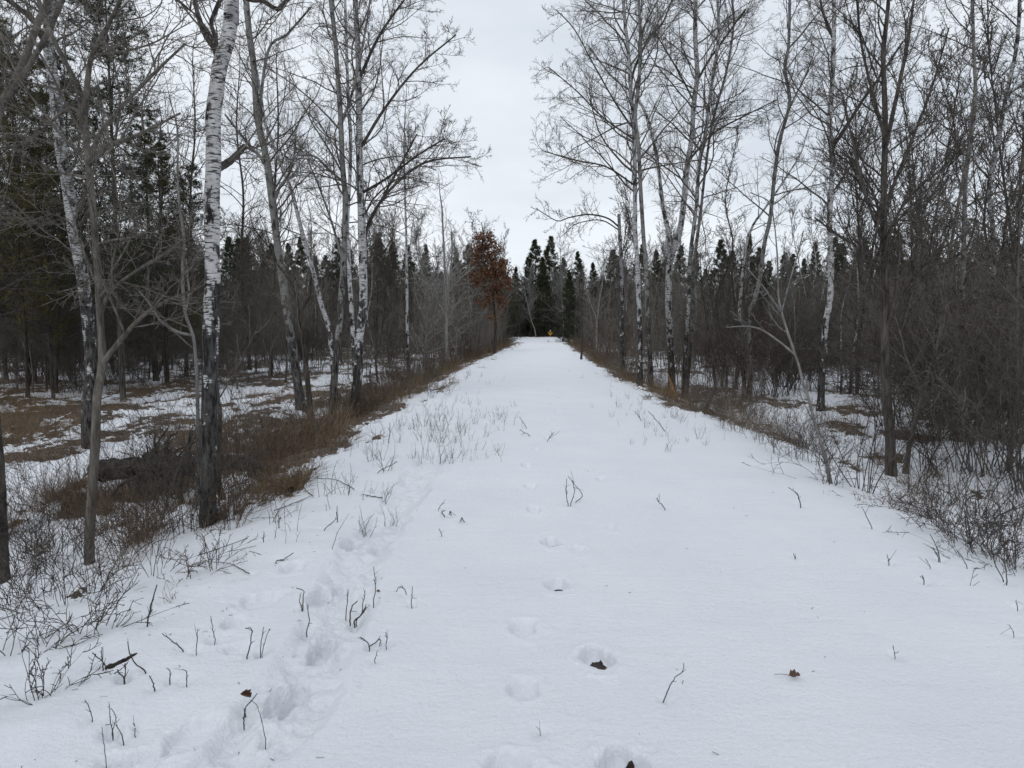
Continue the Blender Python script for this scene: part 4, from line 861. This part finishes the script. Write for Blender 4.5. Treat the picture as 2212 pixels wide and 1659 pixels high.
# ------------------------------------------------------------------ foreground shrubs and weeds at left and right
FG = [ # px, py, height m, stems, material, spread, lean angle, label
 (300,1180,.85,26,'twig_red',.22,18,'brown bushy weed clump between the slender grey tree and the large birch'),
 (355,1150,1.1,24,'twig_dark',.25,20,'dark shrub clump at the left side of the large birch foot'),
 (400,1145,1.5,18,'twig_dark',.18,14,'tall dark shoots hugging the large birch foot'),
 (480,1130,1.4,18,'twig_dark',.16,12,'dark shoots on the right side of the large birch foot'),
 (505,1140,.9,10,'twig_red',.08,14,'short brown shoots at the snow edge right of the large birch'),
 (515,1125,1.0,3,'twig_dark',.03,6,'three thin upright stems on the snow edge right of the large birch'),
 (120,1215,1.0,18,'twig_red',.3,22,'reddish shrub left of the slender grey tree foot'),
 (60,1240,1.0,20,'twig_dark',.3,24,'dark arching shrub by the cut trunk at the left edge'),
 (30,1300,.95,18,'twig_dark',.2,30,'low dark shrub below the cut trunk at the left edge'),
 (150,1300,.85,16,'twig_dark',.2,34,'sprawling dark shrub on the snow below the slender grey tree'),
 (190,1362,.62,10,'twig_dark',.06,42,'flattened dark shrub with thick stems lying on the snow'),
 (105,1396,.5,7,'twig_dark',.03,30,'small V-shaped spray of stems on the left snow slope'),
 (240,1235,.9,9,'twig_red',.1,16,'thin brown shoots right of the slender grey tree foot'),
 (225,1260,.35,14,'straw',.06,30,'small straw tuft at the slender grey tree foot'),
 (285,1215,.45,22,'straw',.1,22,'pale straw tuft under the brown weed clump'),
 (340,1240,.75,6,'twig_dark',.05,22,'sparse thin stems on the snow in front of the brown weed clump'),
 (405,1250,.55,5,'twig_red',.04,30,'few curved stems on the snow in front of the large birch'),
 (462,1230,.55,4,'twig_dark',.03,26,'loose bent twigs on the snow under the large birch'),
 (370,1300,.28,7,'straw',.03,45,'tiny tuft of bent grass stems on the left slope'),
 (130,1120,1.2,20,'twig_red',.3,16,'reddish thin shrub on the snow behind the slender grey tree'),
 (75,1100,1.2,14,'twig_red',.3,20,'airy shrub on the open snow at left'),
 (250,1090,1.1,20,'twig_dark',.3,18,'dark thin shrub in front of the fallen log'),
 (320,1070,1.2,18,'twig_red',.3,18,'brown thin shrub over the fallen log root mass'),
 (545,1050,1.0,22,'twig_red',.25,16,'brown weeds right of the large birch on the bank'),
 (590,1010,.9,22,'twig_red',.25,18,'low brown weeds at the bank by the fallen branch'),
 (520,960,1.2,16,'twig',.3,18,'grey thin shrub behind the right side of the large birch'),
 (620,960,.9,20,'twig_red',.3,18,'low brown weeds before the short dark aspen'),
 (350,1000,1.6,10,'twig',.2,26,'grey shrub with crossing stems behind the root mass'),
 (90,1512,.42,12,'twig_dark',.02,44,'bundle of stems fanning left at the lower left picture edge'),
 (0,1420,.5,8,'twig_dark',.05,34,'stems entering the picture at the lower left edge'),
 # right
 (1795,1046,.8,12,'twig_dark',.12,30,'dark tangle of stems at the pale leaning sapling foot'),
 (1865,1060,2.0,7,'twig_dark',.08,22,'crooked dark stems right of the pale leaning sapling foot'),
 (1700,985,.9,12,'twig',.2,22,'thin bushy stems on the right snow edge left of the pale sapling'),
 (1650,955,.9,14,'twig',.25,22,'sparse stems at the right snow edge below the dark thicket'),
 (1590,930,.8,14,'twig',.25,22,'sparse weed stems at the right snow edge farther up the trail'),
 (1750,1000,1.0,10,'twig_dark',.2,22,'thin dark stems just above the pale sapling foot'),
 (1980,1110,.55,44,'straw',.13,30,'straw-coloured dry weed clump at the crest of the right bank'),
 (1915,1095,.5,14,'twig_red',.1,50,'low arching brown stems beside the straw-coloured clump'),
 (2010,1120,.8,20,'twig_dark',.2,50,'flattened dark shrub behind the straw-coloured clump'),
 (2080,1165,.8,26,'twig_dark',.25,58,'matted dark brush lying along the right bank crest'),
 (2150,1195,.8,28,'twig_dark',.25,60,'dark matted stems at the right edge above the snow'),
 (2210,1235,.8,26,'twig_dark',.2,60,'lowest dark matted stems cut by the right picture edge'),
 (1960,1060,2.0,7,'twig_dark',.15,26,'bent dark stems in front of the vase-shaped tree'),
 (2040,1090,2.2,7,'twig_dark',.2,34,'long arching dark stems crossing the right snow'),
 (2110,1110,2.3,7,'twig_dark',.2,38,'long slanting dark stems near the right edge'),
 (2195,1130,2.3,8,'twig_dark',.2,36,'thick slanting stems leaving at the right edge'),
]
for i, (px, py, h, ns, mt, spd, ang, lb) in enumerate(FG):
    if px < 560 and py > 940 and py < 1420 or px > 1560:
        p = hit(px, py); ns = int(ns * (1.6 if px < 560 else 1.9))
    else: p = hit(max(px, 0), py)
    straw = mt == 'straw'
    me = shrub_mesh(500 + i, h, ns, 2 if straw else 4, 0 if straw else 3, 0, spd, ang, .0014 if straw else .0020, .10 if ang > 28 else .05, .07, .0030 if straw else .0062 / max(h, .5) if h < 1.9 else .013 / h)
    tag(link('straw_tuft' if straw else 'bare_shrub', me, M[mt], loc=p), lb, 'grass tuft' if straw else 'shrub')

# twigs poking through the snow: traced one by one
for i, (pp, wd, lb) in enumerate(TW):
    b = hit(*pp[0]); d = b[1]; flat = abs(pp[-1][1] - pp[0][1]) < .45 * abs(pp[-1][0] - pp[0][0])
    rg = np.random.default_rng(700 + i)
    if flat and len(pp) >= 3 and abs(pp[-1][0] - pp[0][0]) > 22:
        W = np.array([hit(*q) + [0, 0, .012] for q in pp])
    else: W = np.array([at(q[0], q[1], d + (0.02 * rg.normal() if k else 0)) for k, q in enumerate(pp)])
    if not flat: W = np.vstack([W[0] - [0, 0, .04], W])
    P = resample(W, 12) if len(W) < 5 else resample(W, 16)
    P[1:-1] += rg.normal(0, .0012 * d / 4, P[1:-1].shape)
    r = np.linspace(1, .6, len(P)) * (wd / FPX * d / 2) * .95
    tb = Tubes(); tb.one(P - b, r, 7)
    for _ in range(3 + i % 3):
        j = rg.integers(len(P) // 3, len(P) - 1); v = norm(norm(P[j] - P[j - 1]) + rg.normal(0, .6, 3)); e_ = rg.uniform(.006, .03) * (1 + 2 * (_ == 0)) * d / 4
        tb.one(resample([P[j] - b, P[j] - b + v * e_ * .5 + rg.normal(0, .0015, 3), P[j] - b + v * e_], 4), np.array([r[j] * .75, r[j] * .5, r[j] * .5, r[j] * .3]), 5)
    tag(link('twig', tb.mesh('twig', .08, i), M['twig_dark'], loc=b), lb, 'twig', 'twigs poking through the snow')
# buried bit of log, dead leaves
lgp = [hit(226, 1444), hit(260, 1432), hit(296, 1412)]
b = lgp[1]; tb = Tubes(); tb.one(resample(np.array(lgp) - b + [0, 0, .0], 14), np.array([.004, .009, .012, .013, .011, .014, .012, .013, .010, .012, .009, .008, .006, .003]), 9)
tag(link('buried_log', tb.mesh('buried_log', .14, 9), M['log'], loc=b), 'dark end of a small log half sunk in the snow on the lower left slope', 'log')
def dead_leaf(px, py, size, label, stalk=None, up=.02, curl=.4):
    b = hit(px, py) + [0, 0, up]; n = 9; u, v = np.meshgrid(np.linspace(-1, 1, n), np.linspace(-1, 1, n), indexing='ij')
    ww = np.sqrt(np.clip(1 - u ** 2, .0, 1)) * (1 + .18 * np.sin(u * 9)); x = u * size; y = v * ww * size * .6
    z = size * (curl * (v * ww) ** 2 + .25 * u ** 2 + .10 * np.sin(5 * u + 3 * v))
    V = np.stack([x, y, z], -1).reshape(-1, 3); ix = np.arange(n * n).reshape(n, n); Fq = np.stack([ix[:-1, :-1], ix[:-1, 1:], ix[1:, 1:], ix[1:, :-1]], -1).reshape(-1, 4)
    V2 = V.copy(); V2[:, 2] -= .0012
    me = mesh_np('blade', np.vstack([V, V2]), np.vstack([Fq, Fq[:, ::-1] + n * n])); o = empty('dry_leaf', b, label, 'leaf')
    link('blade', me, M['leaf'], o)
    if stalk:
        q = hit(*stalk) + [0, 0, .008] - b; tb = Tubes(); tb.one(resample([[-size * .9, 0, size * .2], q * .6 + [0, 0, .005], q], 8), np.linspace(.0016, .001, 8), 5); link('stalk', tb.mesh('stalk'), M['leaf'], o)
    return o
dead_leaf(1716, 1467, .026, 'curled brown leaf with a stalk lying alone on the right foreground snow', (1672, 1461), .012, .9)
o = dead_leaf(530, 1524, .024, 'crumpled dead leaf caught on a stalk on the lower left snow', None, .045, 1.4); o.rotation_euler = (.9, .5, .6)
dead_leaf(817, 1281, .012, 'tiny brown leaf beside the tall curved twig', None, .008, .9)

# ------------------------------------------------------------------ small weed stems scattered along the upper trail, each its own
wm = []
for i in range(8):
    rg = np.random.default_rng(800 + i); ns = [1, 2, 3, 5, 7, 4, 2, 6][i]; tb = Tubes()
    a = rg.uniform(0, 6.28, ns); th = np.radians(rg.uniform(3, 38, ns)); P0 = np.stack([rg.normal(0, .03, ns), rg.normal(0, .03, ns), np.full(ns, -.03)], 1)
    P = grow(rg, P0, np.stack([np.sin(th) * np.cos(a), np.sin(th) * np.sin(a), np.cos(th)], 1), rg.uniform(.12, .34, ns), 7, .12, 0, .05); R = rg.uniform(.0018, .0032, ns)[:, None] * np.linspace(1, .5, 7)
    tb.add(P, R, 4); P2, R2, _ = spawn(rg, P, R, np.full(ns, .3), 1, .3, .9, 40, .3, 4, .1, 0, .05, .8, 1, .0013, .6); tb.add(P2, R2, 3); wm.append(tb.mesh('weed_stem'))
rng = np.random.default_rng(61); cnt = 0
while cnt < 260:
    zc_ = rng.uniform()
    if zc_ < .6: px, py = rng.normal(960 - 0, 95), rng.uniform(765, 1005); nm = 'left side of the upper trail'
    elif zc_ < .9: px, py = rng.normal(1440, 110), rng.uniform(775, 985); nm = 'right side of the upper trail'
    else: px, py = rng.uniform(560, 860), rng.uniform(960, 1190); nm = 'left snow slope above the track'
    p = hit(px, py); 
    if not (np.interp(p[1], EY, EL) - .3 < p[0] < np.interp(p[1], RY, ER) + .3): continue
    c_ = (np.interp(p[1], EY, EL) + np.interp(p[1], RY, ER)) / 2
    if abs(p[0] - c_ - .2) < .75: continue
    k = rng.integers(0, 8); s = rng.uniform(.4, 1.05) * (1 + .01 * p[1]) * (.75 if p[0] > c_ else 1)
    one(wm[k], p[0], p[1], (s, s), M['twig_dark' if rng.uniform() < .75 else 'twig'], 'small dry weed stems poking from the snow on the ' + nm, 'weed', 'weed stems on the ' + nm, 'dry_weed', rng.uniform(0, 6), z=p[2]); cnt += 1

# ------------------------------------------------------------------ dry grass, litter and underbrush (uncountable)
def blades(rng, pts, hmin, hmax, lean, r, n=4):
    m = len(pts); a = rng.uniform(0, 6.28, m); th = np.radians(np.abs(rng.normal(lean, 22, m)))
    D = np.stack([np.sin(th) * np.cos(a), np.sin(th) * np.sin(a), np.cos(th)], 1)
    P = grow(rng, pts - [0, 0, .02], D, rng.uniform(hmin, hmax, m), n, .10, -.10, .06)
    return P, (r * rng.uniform(.6, 1.4, m))[:, None] * np.linspace(1, .35, n)
def sample(rng, n, y0, y1, f, thr, xr=(-30, 30)):
    yy = y0 * (y1 / y0) ** rng.uniform(0, 1, n); xx = rng.uniform(-.85, .85, n) * yy * 1.0
    k = (f(xx, yy) > thr) & (xx > xr[0]) & (xx < xr[1]); xx, yy = xx[k], yy[k]; return np.stack([xx, yy, H0(xx, yy)], 1)
rng = np.random.default_rng(71)
def thin(x, y): return brown(x, y) + .25 * fbm(x * 3, y * 3, 90, 2)
pts = sample(rng, 600000, 5.5, 60, thin, .03)
sel = fbm(pts[:, 0] * .5, pts[:, 1] * .35, 91, 3)
def vol(pts): return rng.uniform(0, 1, len(pts)) < np.clip(60000 / max(len(pts), 1), 0, 1)
A = pts[sel > .02]; B = pts[sel <= .02]
A = A[vol(A)]; B = B[rng.uniform(0, 1, len(B)) < np.clip(90000 / len(B), 0, 1)]
tb = Tubes(); sc = 1 + A[:, 1] * .02; P, R = blades(rng, A, .10, .42, 38, .0022); tb.add(P, R * sc[:, None], 3)
g = np.random.default_rng(72); yy = 9.5 * (60 / 9.5) ** g.uniform(0, 1, 9000); lf = g.uniform(0, 1, 9000) < .68
xx = np.where(lf, np.interp(yy, EY, EL) - np.abs(g.normal(.9, .55, 9000)), np.interp(yy, RY, ER) + np.abs(g.normal(.5, .4, 9000)))
kk = (fbm(xx * .6, yy * .3, 95, 3) > -.02) & (lf | (yy > 12)); A2 = np.stack([xx, yy, H0(xx, yy)], 1)[kk]
P, R = blades(g, A2, .25, .75, 12, .0024, 6); tb.add(P, R * (1 + A2[:, 1] * .02)[:, None], 3)
tag(link('dry_grass', tb.mesh('dry_grass'), M['straw']), kind='stuff', label='matted straw-coloured dry grass between snow patches beside the trail', cat='dry grass')
tb = Tubes(); sc = 1 + B[:, 1] * .02; P, R = blades(rng, B, .06, .26, 58, .0022); tb.add(P, R * sc[:, None], 3)
tag(link('brown_litter', tb.mesh('brown_litter'), M['rust']), kind='stuff', label='rust-brown litter of weeds and leaves on the banks', cat='ground litter')
g = np.random.default_rng(73); n = 2600; yy = 2.3 * (24 / 2.3) ** g.uniform(0, 1, n); xx = g.uniform(-3.6, 3.8, n)
keep = g.uniform(0, 1, n) < .04 + .4 * sstep(-xx, .5, 1.6); xx, yy = xx[keep], yy[keep]; m = len(xx); c = np.stack([xx, yy, H0(xx, yy) + near_detail(xx, yy)[0] + .003], 1)
dd = norm(g.normal(0, 1, (m, 3)) * [1, 1, .25]) * g.uniform(.003, .016, (m, 1)); tb = Tubes(); tb.add(np.stack([c - dd, c + [0, 0, .001], c + dd], 1), np.full((m, 3), .0011) * g.uniform(.6, 1.5, (m, 1)), 3)
tag(link('snow_debris', tb.mesh('snow_debris'), M['twig_dark']), kind='stuff', label='tiny bits of bark and needles scattered over the snow', cat='debris')
# underbrush mass of the far wood, too dense to count
rng = np.random.default_rng(81); n = 8200
px = rng.uniform(-350, 2560, n); d = 26 + 84 * rng.uniform(0, 1, n) ** .8
px = np.concatenate([px, rng.uniform(1000, 1330, 900)]); d = np.concatenate([d, rng.uniform(90, 120, 900)]); x = (px - CX) / FPX * d
k = ~((np.interp(d, EY, EL) - 1.0 < x) & (x < np.interp(d, RY, ER) + .8) & (d < 91))
k &= ~((px < 680) & (d < np.interp(px, [0, 200, 300, 450, 680], [27, 30, 38, 42, 43])))
x, d = x[k], d[k]; m = len(x)
hh = rng.uniform(1.2, 4.9, m) * (.6 + d / 80)
P0 = np.stack([x, d, H0(x, d) - .1], 1); th = np.radians(np.abs(rng.normal(0, 9, m))); a = rng.uniform(0, 6.28, m)
P = grow(rng, P0, np.stack([np.sin(th) * np.cos(a), np.sin(th) * np.sin(a), np.cos(th)], 1), hh, 8, .05, .02, .01); R = (.004 + hh * .004)[:, None] * np.linspace(1, .3, 8)
tb = Tubes(); tb.add(P, R, 4); P2, R2, L2 = spawn(rng, P, R, hh, 8, .12, 1, 38, .34, 5, .08, .05, .05, .6, .009, .006, .4, .5); tb.add(P2, R2, 3)
P3, R3, _ = spawn(rng, P2, R2, L2, 4, .1, 1, 42, .42, 3, .08, .05, .0, .7, .009, .005, .5, .4); tb.add(P3, R3, 3)
tag(link('underbrush', tb.mesh('underbrush'), M['underbrush']), kind='stuff', label='grey-brown mass of saplings and underbrush filling the wood', cat='underbrush')
print('OBJECTS', len(bpy.data.objects), 'VERTS', sum(len(m_.vertices) for m_ in bpy.data.meshes))
